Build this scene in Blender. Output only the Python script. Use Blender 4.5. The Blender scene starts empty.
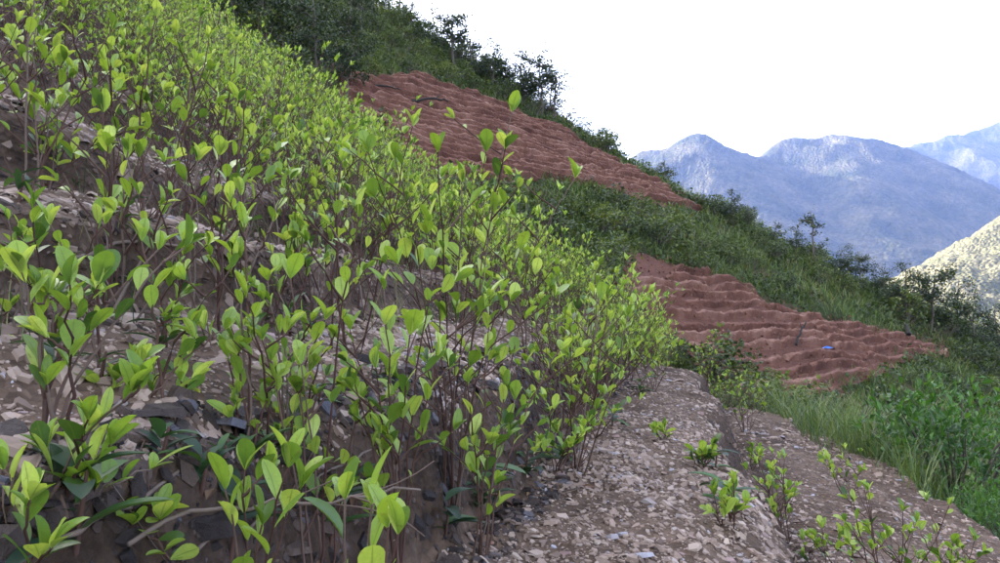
import bpy, math, random
import numpy as np
from mathutils import Matrix, Vector

# ------------------------------------------------------------------ scene, camera, light
scene = bpy.context.scene
COL = scene.collection
PITCH = math.radians(4.13)
F = 740.0                                   # focal length in photo pixels (photo 1000 wide)
cam_d = bpy.data.cameras.new('camera'); cam = bpy.data.objects.new('camera', cam_d)
COL.objects.link(cam); scene.camera = cam
cam_d.sensor_width = 36.0; cam_d.lens = 36.0 * F / 1000.0
cam_d.clip_start = 0.02; cam_d.clip_end = 30000
cam.location = (0, 0, 0); cam.rotation_euler = (math.radians(90) + PITCH, 0, 0)

SUN_EL = math.radians(23); SUN_FRONT = math.radians(35)    # sun stands behind the hill, on the left
sdir = Vector((-math.cos(SUN_FRONT) * math.cos(SUN_EL), math.sin(SUN_FRONT) * math.cos(SUN_EL), math.sin(SUN_EL)))
world = bpy.data.worlds.new('World'); scene.world = world; world.use_nodes = True
wn = world.node_tree.nodes; wl = world.node_tree.links
bg = wn['Background']; sky = wn.new('ShaderNodeTexSky'); sky.sky_type = 'NISHITA'; sky.sun_disc = False
sky.sun_elevation = SUN_EL; sky.sun_rotation = math.atan2(sdir.x, sdir.y)
sky.altitude = 1200; sky.air_density = 0.55; sky.dust_density = 8.0; sky.ozone_density = 0.2
hs = wn.new('ShaderNodeHueSaturation'); hs.inputs['Saturation'].default_value = 0.45      # thin bright haze whitens the whole sky
wl.new(sky.outputs[0], hs.inputs['Color']); wl.new(hs.outputs[0], bg.inputs[0]); bg.inputs[1].default_value = 0.15
sun_d = bpy.data.lights.new('sun', 'SUN'); sun_d.energy = 3.0; sun_d.angle = math.radians(0.5)
sun_d.color = (1.0, 0.93, 0.82)
sun = bpy.data.objects.new('sun', sun_d); COL.objects.link(sun)
sun.rotation_euler = sdir.to_track_quat('Z', 'Y').to_euler(); sun.location = (-40, 10, 60)
vs = scene.view_settings; vs.view_transform = 'Standard'; vs.look = 'None'; vs.gamma = 1.0
vs.exposure = 3.1; vs.use_curve_mapping = False
scene.cycles.volume_bounces = 1
scene.cycles.transparent_max_bounces = 8

rng = np.random.default_rng(11)
random.seed(11)

# ------------------------------------------------------------------ noise
def _h(ix, iy, s):
    n = (ix.astype(np.int64) * 374761393 + iy.astype(np.int64) * 668265263 + s * 974634777) & 0x7fffffff
    n = ((n ^ (n >> 13)) * 1274126177) & 0x7fffffff
    n = ((n ^ (n >> 16)) * 2246822519) & 0x7fffffff
    return ((n ^ (n >> 15)) & 0xffff) / 65535.0
def vn(x, y, s=0):
    x = np.asarray(x, float); y = np.asarray(y, float)
    ix = np.floor(x); iy = np.floor(y); fx = x - ix; fy = y - iy
    fx = fx * fx * (3 - 2 * fx); fy = fy * fy * (3 - 2 * fy)
    a = _h(ix, iy, s); b = _h(ix + 1, iy, s); c = _h(ix, iy + 1, s); d = _h(ix + 1, iy + 1, s)
    return (a + (b - a) * fx) * (1 - fy) + (c + (d - c) * fx) * fy - 0.5
def fbm(x, y, s=0, o=4):
    t = 0.0; a = 1.0
    for k in range(o):
        t = t + a * vn(x * 2.03 ** k + 17.3 * k, y * 2.03 ** k - 9.1 * k, s + k); a *= 0.5
    return t

# ------------------------------------------------------------------ terrain functions
AZ = math.radians(14.4); SA, CA = math.sin(AZ), math.cos(AZ)      # the terraces run 14.4 deg right of the view
def uv_of(x, y): return x * SA + y * CA, -x * CA + y * SA
def xy_of(u, v): return u * SA - v * CA, u * CA + v * SA
kv = [-9, -3.6, -2.06, -1.88, -1.24, -1.14, -0.62, -0.38, -0.30, -0.17, -0.08, 0.08, 0.30, 0.62, 0.72, 0.80, 1.24, 1.28, 1.34, 1.42, 1.96]
kz = [-6.5, -2.3, -1.66, -1.36, -1.25, -1.12, -1.08, -1.12, -1.06, -0.68, -0.62, -0.59, -0.56, -0.54, -0.22, -0.15, 0.00, 0.03, 0.20, 0.24, 0.36]
BACK = [0.60, 1.25, 1.96]
v_, z_ = 1.96, 0.36
while v_ < 110:
    kv += [v_ + 0.03, v_ + 0.12, v_ + 0.20, v_ + 0.75]; kz += [z_ + 0.02, z_ + 0.23, z_ + 0.28, z_ + 0.53]; v_ += 0.75; z_ += 0.53
    BACK.append(v_ - 0.01)
kv = np.array(kv); kz = np.array(kz)
def softplus(t): return np.where(t > 20, t, np.log1p(np.exp(np.minimum(t, 20))))
def warp(u, v): return 0.10 * np.sin(u * 0.55 + 0.4) * np.clip(u / 4, 0, 1) + 0.16 * fbm(u * 0.5, v * 0.35, 3, 2) * np.clip((np.hypot(u, v) - 0.8) / 2, 0.25, 1)
def Hn(x, y):                                            # the near hillside with the coca terraces
    x = np.asarray(x, float); y = np.asarray(y, float)
    u, v = uv_of(x, y)
    vw = v + warp(u, v) + 0.07 * fbm(u * 3.1, v * 2.0, 21, 4)
    z = np.interp(vw, kv, kz) + 0.025 * u
    z = z + 0.05 * fbm(u * 1.7, v * 1.7, 5, 3) + 0.03 * fbm(u * 9, v * 9, 8, 4)
    ue = 14 + 0.5 * np.clip(v, -2, 26)
    return z - 0.5 * 2.0 * softplus((u - ue) / 2.0)
# the spur across the gully: an inclined plane with rows of terraces and a crest
GX, GY = -0.682, 0.731                                   # upslope direction in plan
EX, EY = 0.731, 0.682                                    # along the contours
def pq_of(x, y): return x * EX + y * EY, x * GX + y * GY
def xy_pq(p, q): return p * EX + q * GX, p * EY + q * GY
CREST = np.array([(-60, 96), (-10, 74), (8.5, 63.5), (15.5, 57), (26, 57), (40.5, 61), (90, 76)], float)
def crest_t(x, y): return y - np.interp(x, CREST[:, 0], CREST[:, 1])
def Hs(x, y):
    x = np.asarray(x, float); y = np.asarray(y, float)
    z = -0.496 * x + 0.531 * y - 11.78
    z = z + 0.9 * fbm(x * 0.12, y * 0.12, 31, 3) * 0.6 + 0.25 * fbm(x * 0.7, y * 0.7, 33, 3)
    return z - 1.15 * 1.5 * softplus((crest_t(x, y) - 0.5) / 1.5)
def H(x, y): return np.maximum(Hn(x, y), Hs(x, y))
cp, sp = math.cos(PITCH), math.sin(PITCH)
def ray(px, py):
    a = (px - 500) / F; b = (281.5 - py) / F
    d = np.array((a, cp - sp * b, sp + cp * b)); return d
def at(px, py, depth): d = ray(px, py); return d * (depth / d[1])
def hit(px, py, fn=None, t0=0.4, t1=140):                # where the line of sight meets the ground
    fn = fn or H; d = ray(px, py); t = np.geomspace(t0, t1, 2500)
    P = t[:, None] * d; g = fn(P[:, 0], P[:, 1]); k = np.argmax(P[:, 2] < g)
    return P[k] if P[k, 2] < g[k] else None
def topix(P):
    P = np.asarray(P, float); yy = P[..., 1] * cp + P[..., 2] * sp; zz = -P[..., 1] * sp + P[..., 2] * cp
    return 500 + F * P[..., 0] / np.maximum(yy, 1e-3), 281.5 - F * zz / np.maximum(yy, 1e-3), yy

# ------------------------------------------------------------------ mesh helpers
def mesh_np(name, V, Fs, mat=None, smooth=False, tint=None, uv=None):
    V = np.asarray(V, np.float32); me = bpy.data.meshes.new(name)
    if not isinstance(Fs, (list, tuple)): Fs = [Fs]
    Fs = [np.asarray(f, np.int32) for f in Fs if len(f)]
    me.vertices.add(len(V)); me.vertices.foreach_set('co', V.ravel())
    loops = np.concatenate([f.ravel() for f in Fs]); tot = np.concatenate([np.full(len(f), f.shape[1], np.int32) for f in Fs])
    st = np.zeros(len(tot), np.int32); st[1:] = np.cumsum(tot)[:-1]
    me.loops.add(len(loops)); me.loops.foreach_set('vertex_index', loops)
    me.polygons.add(len(tot)); me.polygons.foreach_set('loop_start', st); me.polygons.foreach_set('loop_total', tot)
    me.polygons.foreach_set('use_smooth', np.full(len(tot), smooth, bool))
    if tint is not None:
        a = me.attributes.new('tint', 'FLOAT', 'POINT'); a.data.foreach_set('value', np.asarray(tint, np.float32))
    if uv is not None:
        l = me.uv_layers.new(name='UVMap'); l.data.foreach_set('uv', np.asarray(uv, np.float32)[loops].ravel())
    me.update(calc_edges=True)
    if mat: me.materials.append(mat)
    return me
def obj(name, me, parent=None, loc=None, rot=None, sc=None):
    o = bpy.data.objects.new(name, me); COL.objects.link(o)
    if parent: o.parent = parent
    if loc is not None: o.location = loc
    if rot is not None: o.rotation_euler = rot
    if sc is not None: o.scale = (sc,) * 3 if np.isscalar(sc) else sc
    return o
def tag(o, label=None, cat=None, group=None, kind=None):
    if label: o['label'] = label
    if cat: o['category'] = cat
    if group: o['group'] = group
    if kind: o['kind'] = kind
    return o
def empty(name, loc, rz=0, sc=1.0):
    o = bpy.data.objects.new(name, None); COL.objects.link(o); o.empty_display_size = 0.05
    o.location = loc; o.rotation_euler = (0, 0, rz); o.scale = (sc,) * 3; return o
def grid_faces(n, m):
    i = np.arange(n - 1)[:, None] * m + np.arange(m - 1)[None, :]
    return np.stack([i, i + 1, i + m + 1, i + m], -1).reshape(-1, 4)
class MB:                                                 # collects tubes / leaves into one mesh
    def __init__(s): s.V = []; s.F = []; s.T = []; s.n = 0
    def add(s, V, Fs, t=0.5):
        V = np.asarray(V, float)
        for f in (Fs if isinstance(Fs, list) else [Fs]): s.F.append(np.asarray(f) + s.n)
        s.V.append(V); s.T.append(np.full(len(V), t) if np.isscalar(t) else t); s.n += len(V)
    def tube(s, P, r, k=5, t=0.5):
        P = np.asarray(P, float); n = len(P); r = np.interp(np.linspace(0, 1, n), np.linspace(0, 1, len(r)), r)
        T = np.gradient(P, axis=0); T /= np.linalg.norm(T, axis=1)[:, None] + 1e-9
        ref = np.where(np.abs(T[:, 2:3]) > 0.9, np.array([[1.0, 0, 0]]), np.array([[0, 0, 1.0]]))
        A = np.cross(T, ref); A /= np.linalg.norm(A, axis=1)[:, None] + 1e-9; B = np.cross(T, A)
        an = np.arange(k) * 2 * np.pi / k
        V = P[:, None] + r[:, None, None] * (np.cos(an)[None, :, None] * A[:, None] + np.sin(an)[None, :, None] * B[:, None])
        i = np.arange(n - 1)[:, None] * k + np.arange(k)[None]; j = np.arange(n - 1)[:, None] * k + (np.arange(k)[None] + 1) % k
        fq = np.stack([i, j, j + k, i + k], -1).reshape(-1, 4)
        V = np.concatenate([V.reshape(-1, 3), P[-1:] + T[-1:] * r[-1]])
        e = np.arange(k) + (n - 1) * k; ft = np.stack([e, (np.arange(k) + 1) % k + (n - 1) * k, np.full(k, n * k)], -1)
        s.add(V, [fq, ft], t)
    def leaves(s, pos, dr, nr, size, tint, TPL):
        tv, tf = TPL; M = leaf_basis(dr, nr)
        V = pos[:, None] + np.einsum('nij,kj->nki', M, tv) * size[:, None, None]
        m = len(tv); n = len(pos)
        Fx = [(f[None] + (np.arange(n) * m)[:, None, None]).reshape(-1, f.shape[1]) for f in tf]
        s.add(V.reshape(-1, 3), Fx, np.repeat(tint, m))
    def me(s, name, mat, smooth=False):
        by = {}
        for f in s.F: by.setdefault(f.shape[1], []).append(f)
        return mesh_np(name, np.concatenate(s.V), [np.concatenate(b) for b in by.values()], mat, smooth, np.concatenate(s.T))
def nz(a): return a / (np.linalg.norm(a, axis=-1, keepdims=True) + 1e-9)
def leaf_basis(dr, nr):
    Y = nz(dr); X = nz(np.cross(Y, nr)); Z = np.cross(X, Y); return np.stack([X, Y, Z], -1)
def leaf_tpl(w=0.46, nl=6, fold=0.16, bend=0.22, ob=0.56):
    t = 1 - (1 - np.linspace(0, 1, nl)) ** 1.45; wd = np.clip(np.sin(np.pi * t ** (math.log(0.5) / math.log(ob))), 0, 1) ** 0.52 * w / 2; wd[0] = 0.018; wd[-1] = 0.008
    z = -bend * t * t
    L = np.stack([-wd, t, z + wd * fold * 2], -1); M = np.stack([0 * t, t, z], -1); R = np.stack([wd, t, z + wd * fold * 2], -1)
    V = np.stack([L, M, R], 1).reshape(-1, 3); i = np.arange(nl - 1) * 3
    Fq = np.concatenate([np.stack([i, i + 1, i + 4, i + 3], -1), np.stack([i + 1, i + 2, i + 5, i + 4], -1)])
    uv = np.stack([np.tile([0, 0.5, 1.0], nl), np.repeat(t, 3)], -1)
    return V, [Fq], uv
LEAF1 = (np.array([(0, 0, 0), (-.21, .5, .06), (0, .52, -.02), (.21, .5, .06), (0, 1, -.12)]), [np.array([(0, 2, 1), (0, 3, 2), (1, 2, 4), (2, 3, 4)])])
LEAF2 = (np.array([(0, 0, 0), (-.24, .5, .07), (.24, .5, .07), (0, 1, -.08)]), [np.array([(0, 2, 1), (1, 2, 3)])])
LEAFB = (np.array([(0, 0, 0), (-.36, .45, .1), (.36, .45, .1), (0, 1, -.15)]), [np.array([(0, 2, 1), (1, 2, 3)])])
BLADE = (np.array([(-.006, 0, 0), (.006, 0, 0), (-.005, .5, -.06), (.005, .5, -.06), (0, 1, -.3)]), [np.array([(0, 1, 3, 2)]), np.array([(2, 3, 4)])])

# ------------------------------------------------------------------ materials
def new_mat(name):
    m = bpy.data.materials.new(name); m.use_nodes = True; n = m.node_tree.nodes; l = m.node_tree.links
    return m, n, l, n['Principled BSDF']
def ramp(n, stops):
    r = n.new('ShaderNodeValToRGB'); e = r.color_ramp.elements
    while len(e) < len(stops): e.new(0.5)
    for k, (p, c) in enumerate(stops): e[k].position = p; e[k].color = (*c, 1)
    return r
def noise(n, l, scale, detail=4, rough=0.6, coord='Object'):
    tc = n.new('ShaderNodeTexCoord'); t = n.new('ShaderNodeTexNoise'); t.inputs['Scale'].default_value = scale
    t.inputs['Detail'].default_value = detail; t.inputs['Roughness'].default_value = rough
    l.new(tc.outputs[coord], t.inputs['Vector']); return t
def bump(n, l, src, p, strength, dist):
    b = n.new('ShaderNodeBump'); b.inputs['Strength'].default_value = strength; b.inputs['Distance'].default_value = dist
    l.new(src, b.inputs['Height']); l.new(b.outputs[0], p.inputs['Normal'])
def leaf_mat(name, stops, trans=0.4, rough=0.45, obj_rand=0.0, midrib=False, tcol=(1.25, 1.15, 0.5)):
    m, n, l, p = new_mat(name)
    at_ = n.new('ShaderNodeAttribute'); at_.attribute_name = 'tint'; src = at_.outputs['Fac']
    if obj_rand:
        oi = n.new('ShaderNodeObjectInfo'); a = n.new('ShaderNodeMath'); a.operation = 'MULTIPLY_ADD'
        a.inputs[1].default_value = obj_rand; l.new(oi.outputs['Random'], a.inputs[0]); l.new(src, a.inputs[2]); src = a.outputs[0]
    r = ramp(n, stops); l.new(src, r.inputs[0]); colr = r.outputs[0]
    if midrib:
        u = n.new('ShaderNodeUVMap'); sx = n.new('ShaderNodeSeparateXYZ'); l.new(u.outputs[0], sx.inputs[0])
        d = n.new('ShaderNodeMath'); d.operation = 'SUBTRACT'; d.inputs[1].default_value = 0.5; l.new(sx.outputs[0], d.inputs[0])
        ab = n.new('ShaderNodeMath'); ab.operation = 'ABSOLUTE'; l.new(d.outputs[0], ab.inputs[0])
        mr = n.new('ShaderNodeMapRange'); mr.inputs['From Min'].default_value = 0.015; mr.inputs['From Max'].default_value = 0.06
        mr.inputs['To Min'].default_value = 0.55; mr.inputs['To Max'].default_value = 0; l.new(ab.outputs[0], mr.inputs['Value'])
        nt = noise(n, l, 9, 3); mr2 = n.new('ShaderNodeMapRange'); mr2.inputs['To Min'].default_value = 0.75; mr2.inputs['To Max'].default_value = 1.2
        l.new(nt.outputs['Fac'], mr2.inputs['Value'])
        vm = n.new('ShaderNodeVectorMath'); vm.operation = 'SCALE'; l.new(colr, vm.inputs[0]); l.new(mr2.outputs[0], vm.inputs['Scale'])
        mx = n.new('ShaderNodeMix'); mx.data_type = 'RGBA'; l.new(mr.outputs[0], mx.inputs['Factor']); l.new(vm.outputs[0], mx.inputs['A'])
        mx.inputs['B'].default_value = (0.10, 0.17, 0.03, 1); colr = mx.outputs['Result']
        n2 = n.new('ShaderNodeTexNoise'); n2.inputs['Scale'].default_value = 6; n2.inputs['Detail'].default_value = 4; oi2 = n.new('ShaderNodeObjectInfo'); av = n.new('ShaderNodeVectorMath'); av.operation = 'ADD'
        tc2 = n.new('ShaderNodeTexCoord'); sv = n.new('ShaderNodeVectorMath'); sv.operation = 'SCALE'; sv.inputs['Scale'].default_value = 0.5; l.new(oi2.outputs['Random'], sv.inputs[0]); sv.inputs['Scale'].default_value = 40
        l.new(tc2.outputs['Object'], av.inputs[0]); l.new(sv.outputs[0], av.inputs[1]); l.new(av.outputs[0], n2.inputs['Vector'])
        m3 = n.new('ShaderNodeMapRange'); m3.inputs['From Min'].default_value = 0.62; m3.inputs['From Max'].default_value = 0.72; m3.inputs['To Max'].default_value = 0.6; l.new(n2.outputs['Fac'], m3.inputs['Value'])
        mb_ = n.new('ShaderNodeMix'); mb_.data_type = 'RGBA'; l.new(m3.outputs[0], mb_.inputs['Factor']); l.new(colr, mb_.inputs['A']); mb_.inputs['B'].default_value = (0.16, 0.15, 0.04, 1); colr = mb_.outputs['Result']
    l.new(colr, p.inputs['Base Color']); p.inputs['Roughness'].default_value = rough
    tr = n.new('ShaderNodeBsdfTranslucent'); sc = n.new('ShaderNodeVectorMath'); sc.operation = 'MULTIPLY'
    l.new(colr, sc.inputs[0]); sc.inputs[1].default_value = tcol; l.new(sc.outputs[0], tr.inputs['Color'])
    ms = n.new('ShaderNodeMixShader'); ms.inputs[0].default_value = trans
    l.new(p.outputs[0], ms.inputs[1]); l.new(tr.outputs[0], ms.inputs[2])
    l.new(ms.outputs[0], n['Material Output'].inputs['Surface']); return m
def tint_mat(name, stops, rough=0.85, nscale=None, bscale=None, bstr=0.5, bdist=0.01, orand=0.0, spec=0.3):
    m, n, l, p = new_mat(name)
    at_ = n.new('ShaderNodeAttribute'); at_.attribute_name = 'tint'; src = at_.outputs['Fac']
    if orand:
        oi = n.new('ShaderNodeObjectInfo'); a = n.new('ShaderNodeMath'); a.operation = 'MULTIPLY_ADD'
        a.inputs[1].default_value = orand; l.new(oi.outputs['Random'], a.inputs[0]); l.new(src, a.inputs[2]); src = a.outputs[0]
    r = ramp(n, stops); l.new(src, r.inputs[0]); c = r.outputs[0]
    if nscale:
        t = noise(n, l, nscale, 5); mr = n.new('ShaderNodeMapRange'); mr.inputs['To Min'].default_value = 0.55; mr.inputs['To Max'].default_value = 1.45
        l.new(t.outputs['Fac'], mr.inputs['Value']); v = n.new('ShaderNodeVectorMath'); v.operation = 'SCALE'
        l.new(c, v.inputs[0]); l.new(mr.outputs[0], v.inputs['Scale']); c = v.outputs[0]
    l.new(c, p.inputs['Base Color']); p.inputs['Roughness'].default_value = rough; p.inputs['Specular IOR Level'].default_value = spec
    if bscale:
        t2 = noise(n, l, bscale, 6, 0.7); bump(n, l, t2.outputs['Fac'], p, bstr, bdist)
    return m
def ground_mat():
    m, n, l, p = new_mat('shale_soil')
    t1 = noise(n, l, 2.2, 6); r1 = ramp(n, [(0.3, (0.06, 0.042, 0.031)), (0.55, (0.125, 0.09, 0.068)), (0.75, (0.19, 0.145, 0.115))]); l.new(t1.outputs['Fac'], r1.inputs[0])
    tc = n.new('ShaderNodeTexCoord'); vo = n.new('ShaderNodeTexVoronoi'); vo.inputs['Scale'].default_value = 42; l.new(tc.outputs['Object'], vo.inputs['Vector'])
    r2 = ramp(n, [(0.0, (0.6, 0.58, 0.58)), (0.5, (1.0, 0.97, 0.95)), (1.0, (1.35, 1.28, 1.25))]); l.new(vo.outputs['Color'], r2.inputs[0])
    mu = n.new('ShaderNodeMix'); mu.data_type = 'RGBA'; mu.blend_type = 'MULTIPLY'; mu.inputs['Factor'].default_value = 1
    l.new(r1.outputs[0], mu.inputs['A']); l.new(r2.outputs[0], mu.inputs['B'])
    # bare damp earth on the cut risers, pale chips on the benches
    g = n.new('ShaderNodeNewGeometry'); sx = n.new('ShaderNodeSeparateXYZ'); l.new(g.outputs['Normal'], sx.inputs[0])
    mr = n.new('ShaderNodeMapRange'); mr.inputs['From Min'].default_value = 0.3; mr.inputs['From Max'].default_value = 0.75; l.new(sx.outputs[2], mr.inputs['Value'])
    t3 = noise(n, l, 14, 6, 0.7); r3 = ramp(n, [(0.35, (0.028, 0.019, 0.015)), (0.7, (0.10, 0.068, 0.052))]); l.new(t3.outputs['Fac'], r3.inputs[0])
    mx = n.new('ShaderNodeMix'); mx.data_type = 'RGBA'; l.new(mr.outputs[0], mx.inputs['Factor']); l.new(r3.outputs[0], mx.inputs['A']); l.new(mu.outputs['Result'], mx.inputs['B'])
    l.new(mx.outputs['Result'], p.inputs['Base Color']); p.inputs['Roughness'].default_value = 0.95; p.inputs['Specular IOR Level'].default_value = 0.15
    ad = n.new('ShaderNodeMath'); ad.operation = 'MULTIPLY_ADD'; ad.inputs[1].default_value = 1.2; l.new(vo.outputs['Distance'], ad.inputs[0]); l.new(t3.outputs['Fac'], ad.inputs[2])
    bump(n, l, ad.outputs[0], p, 0.8, 0.02); return m
def spur_mat():
    m, n, l, p = new_mat('scrub_ground')
    t1 = noise(n, l, 0.35, 6); r1 = ramp(n, [(0.3, (0.03, 0.036, 0.016)), (0.5, (0.05, 0.06, 0.022)), (0.62, (0.09, 0.075, 0.04)), (0.8, (0.14, 0.085, 0.06))]); l.new(t1.outputs['Fac'], r1.inputs[0])
    l.new(r1.outputs[0], p.inputs['Base Color']); p.inputs['Roughness'].default_value = 1; p.inputs['Specular IOR Level'].default_value = 0.1
    t2 = noise(n, l, 4, 6, 0.7); bump(n, l, t2.outputs['Fac'], p, 1, 0.3); return m
def mount_mat(name, scale, dist, a, b):
    m, n, l, p = new_mat(name)
    t1 = noise(n, l, scale * 0.08, 6); r1 = ramp(n, [(0.35, a), (0.65, b)]); l.new(t1.outputs['Fac'], r1.inputs[0])
    tc = n.new('ShaderNodeTexCoord'); vo = n.new('ShaderNodeTexVoronoi'); vo.inputs['Scale'].default_value = scale; l.new(tc.outputs['Object'], vo.inputs['Vector'])
    r2 = ramp(n, [(0.0, (0.65, 0.65, 0.65)), (1.0, (1.35, 1.35, 1.3))]); l.new(vo.outputs['Color'], r2.inputs[0])
    mu = n.new('ShaderNodeMix'); mu.data_type = 'RGBA'; mu.blend_type = 'MULTIPLY'; mu.inputs['Factor'].default_value = 1
    l.new(r1.outputs[0], mu.inputs['A']); l.new(r2.outputs[0], mu.inputs['B']); l.new(mu.outputs['Result'], p.inputs['Base Color'])
    p.inputs['Roughness'].default_value = 1; p.inputs['Specular IOR Level'].default_value = 0.05
    inv = n.new('ShaderNodeMath'); inv.operation = 'SUBTRACT'; inv.inputs[0].default_value = 1; l.new(vo.outputs['Distance'], inv.inputs[1])
    bump(n, l, inv.outputs[0], p, 1.0, dist); return m

YOUNG = [(0.0, (0.03, 0.07, 0.022)), (0.28, (0.09, 0.18, 0.03)), (0.58, (0.24, 0.38, 0.055)), (1.0, (0.44, 0.56, 0.14))]
M_leaf = leaf_mat('coca_leaf', YOUNG, 0.42, 0.4, obj_rand=0.55, midrib=True)
M_fol = leaf_mat('coca_foliage', YOUNG, 0.42, 0.45)
M_dark = leaf_mat('dark_leaf', [(0, (0.022, 0.05, 0.03)), (0.5, (0.035, 0.085, 0.035)), (1, (0.07, 0.15, 0.04))], 0.3, 0.55)
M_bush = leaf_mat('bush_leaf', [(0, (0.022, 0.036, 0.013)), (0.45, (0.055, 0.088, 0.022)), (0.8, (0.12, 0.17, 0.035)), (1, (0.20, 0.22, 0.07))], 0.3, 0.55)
M_tree = leaf_mat('tree_leaf', [(0, (0.018, 0.03, 0.016)), (0.6, (0.035, 0.06, 0.022)), (1, (0.07, 0.10, 0.03))], 0.25, 0.55)
M_lush = leaf_mat('lush_leaf', [(0, (0.025, 0.07, 0.02)), (0.5, (0.06, 0.16, 0.025)), (1, (0.14, 0.29, 0.04))], 0.35, 0.4)
M_grass = leaf_mat('grass_blade', [(0, (0.03, 0.06, 0.025)), (0.5, (0.09, 0.16, 0.035)), (0.8, (0.18, 0.24, 0.075)), (1, (0.26, 0.22, 0.12))], 0.3, 0.5)
M_dry = leaf_mat('dry_scrub', [(0, (0.08, 0.075, 0.055)), (0.6, (0.15, 0.14, 0.10)), (1, (0.16, 0.20, 0.08))], 0.2, 0.8)
M_stem = tint_mat('coca_bark', [(0, (0.05, 0.022, 0.018)), (0.5, (0.09, 0.05, 0.038)), (1, (0.18, 0.145, 0.12))], 0.8, 30, 60, 0.4, 0.002)
M_bark = tint_mat('tree_bark', [(0, (0.06, 0.05, 0.04)), (1, (0.16, 0.14, 0.12))], 0.9, 6, 20, 0.5, 0.01)
M_char = tint_mat('charred_wood', [(0, (0.012, 0.011, 0.01)), (1, (0.04, 0.035, 0.03))], 0.8, 9, 30, 0.6, 0.01)
CHIP = [(0.0, (0.08, 0.055, 0.047)), (0.2, (0.165, 0.118, 0.094)), (0.5, (0.285, 0.21, 0.17)), (0.75, (0.38, 0.305, 0.255)), (0.88, (0.22, 0.205, 0.22)), (0.95, (0.25, 0.13, 0.10)), (1.0, (0.34, 0.33, 0.37))]
M_chip = tint_mat('shale_chip', CHIP, 0.75, 18, 70, 0.35, 0.004)
M_stone = tint_mat('slate_stone', CHIP, 0.7, 10, 40, 0.5, 0.006)
M_slab = tint_mat('dark_slate', [(0, (0.022, 0.018, 0.02)), (0.5, (0.05, 0.037, 0.034)), (0.85, (0.105, 0.075, 0.062)), (1, (0.10, 0.10, 0.125))], 0.7, 25, 55, 0.9, 0.012)
M_rub = tint_mat('earth_rubble', [(0, (0.035, 0.026, 0.024)), (0.4, (0.085, 0.06, 0.046)), (0.8, (0.18, 0.13, 0.10)), (1, (0.32, 0.25, 0.21))], 0.85, 20, 60, 0.6, 0.006)
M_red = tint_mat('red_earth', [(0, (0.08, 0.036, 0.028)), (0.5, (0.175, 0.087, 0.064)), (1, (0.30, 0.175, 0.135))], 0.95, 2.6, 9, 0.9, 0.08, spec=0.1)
M_ground = ground_mat(); M_spur = spur_mat()
M_mt = mount_mat('far_forest', 0.11, 5, (0.035, 0.042, 0.022), (0.10, 0.09, 0.055))
M_hill = mount_mat('hill_forest', 0.24, 3, (0.065, 0.07, 0.035), (0.15, 0.135, 0.08))

# ------------------------------------------------------------------ near hillside
ua = np.concatenate([np.linspace(-7, 0.2, 24)[:-1], np.arange(0.2, 2.6, 0.022), np.geomspace(2.6, 50, 280)])
va = np.concatenate([np.linspace(-9, -1.8, 26)[:-1], np.arange(-1.8, 2.3, 0.024), np.arange(2.3, 6, 0.06), np.arange(6, 26, 0.14), np.linspace(26, 90, 40)])
U, Vv = np.meshgrid(ua, va, indexing='ij'); X, Y = xy_of(U, Vv)
Z = Hn(X, Y)
hill = obj('hillside', mesh_np('hillside', np.stack([X, Y, Z], -1).reshape(-1, 3), grid_faces(len(ua), len(va))[:, ::-1], M_ground, True))
tag(hill, 'shale hillside cut into narrow coca terraces', None, None, 'structure')

# ------------------------------------------------------------------ spur across the gully
xs = np.concatenate([np.linspace(-90, -22, 50)[:-1], np.arange(-22, 62, 0.45), np.linspace(62, 110, 30)]); ys = np.concatenate([np.arange(18, 80, 0.5), np.linspace(80, 200, 60)])
Xs, Ys = np.meshgrid(xs, ys, indexing='ij'); Zs = Hs(Xs, Ys)
spur = obj('spur', mesh_np('spur', np.stack([Xs, Ys, Zs], -1).reshape(-1, 3), grid_faces(len(xs), len(ys))[:, ::-1], M_spur, True))
tag(spur, 'scrub-covered spur falling to the right across the gully', None, None, 'structure')

# ------------------------------------------------------------------ red terraced fields on the spur
def inpoly(x, y, P):
    x = np.asarray(x, float); c = np.zeros(x.shape, bool); n = len(P); j = n - 1
    for i in range(n):
        xi, yi = P[i]; xj, yj = P[j]
        c ^= ((yi > y) != (yj > y)) & (x < (xj - xi) * (y - yi) / (yj - yi + 1e-12) + xi); j = i
    return c
def plane_pq(px, py):
    d = ray(px, py); t = -11.78 / (d[2] + 0.496 * d[0] - 0.531 * d[1]); return pq_of(d[0] * t, d[1] * t)
UPPER = [plane_pq(*p) for p in [(338, 78), (420, 77), (470, 92), (520, 112), (570, 130), (620, 160), (690, 204), (668, 210), (610, 192), (560, 182), (510, 178), (440, 185), (380, 170), (345, 120)]]
LOWER = [plane_pq(*p) for p in [(628, 252), (660, 262), (740, 290), (820, 315), (900, 335), (948, 345), (925, 356), (890, 368), (872, 386), (800, 388), (720, 366), (655, 330), (625, 280)]]
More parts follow.
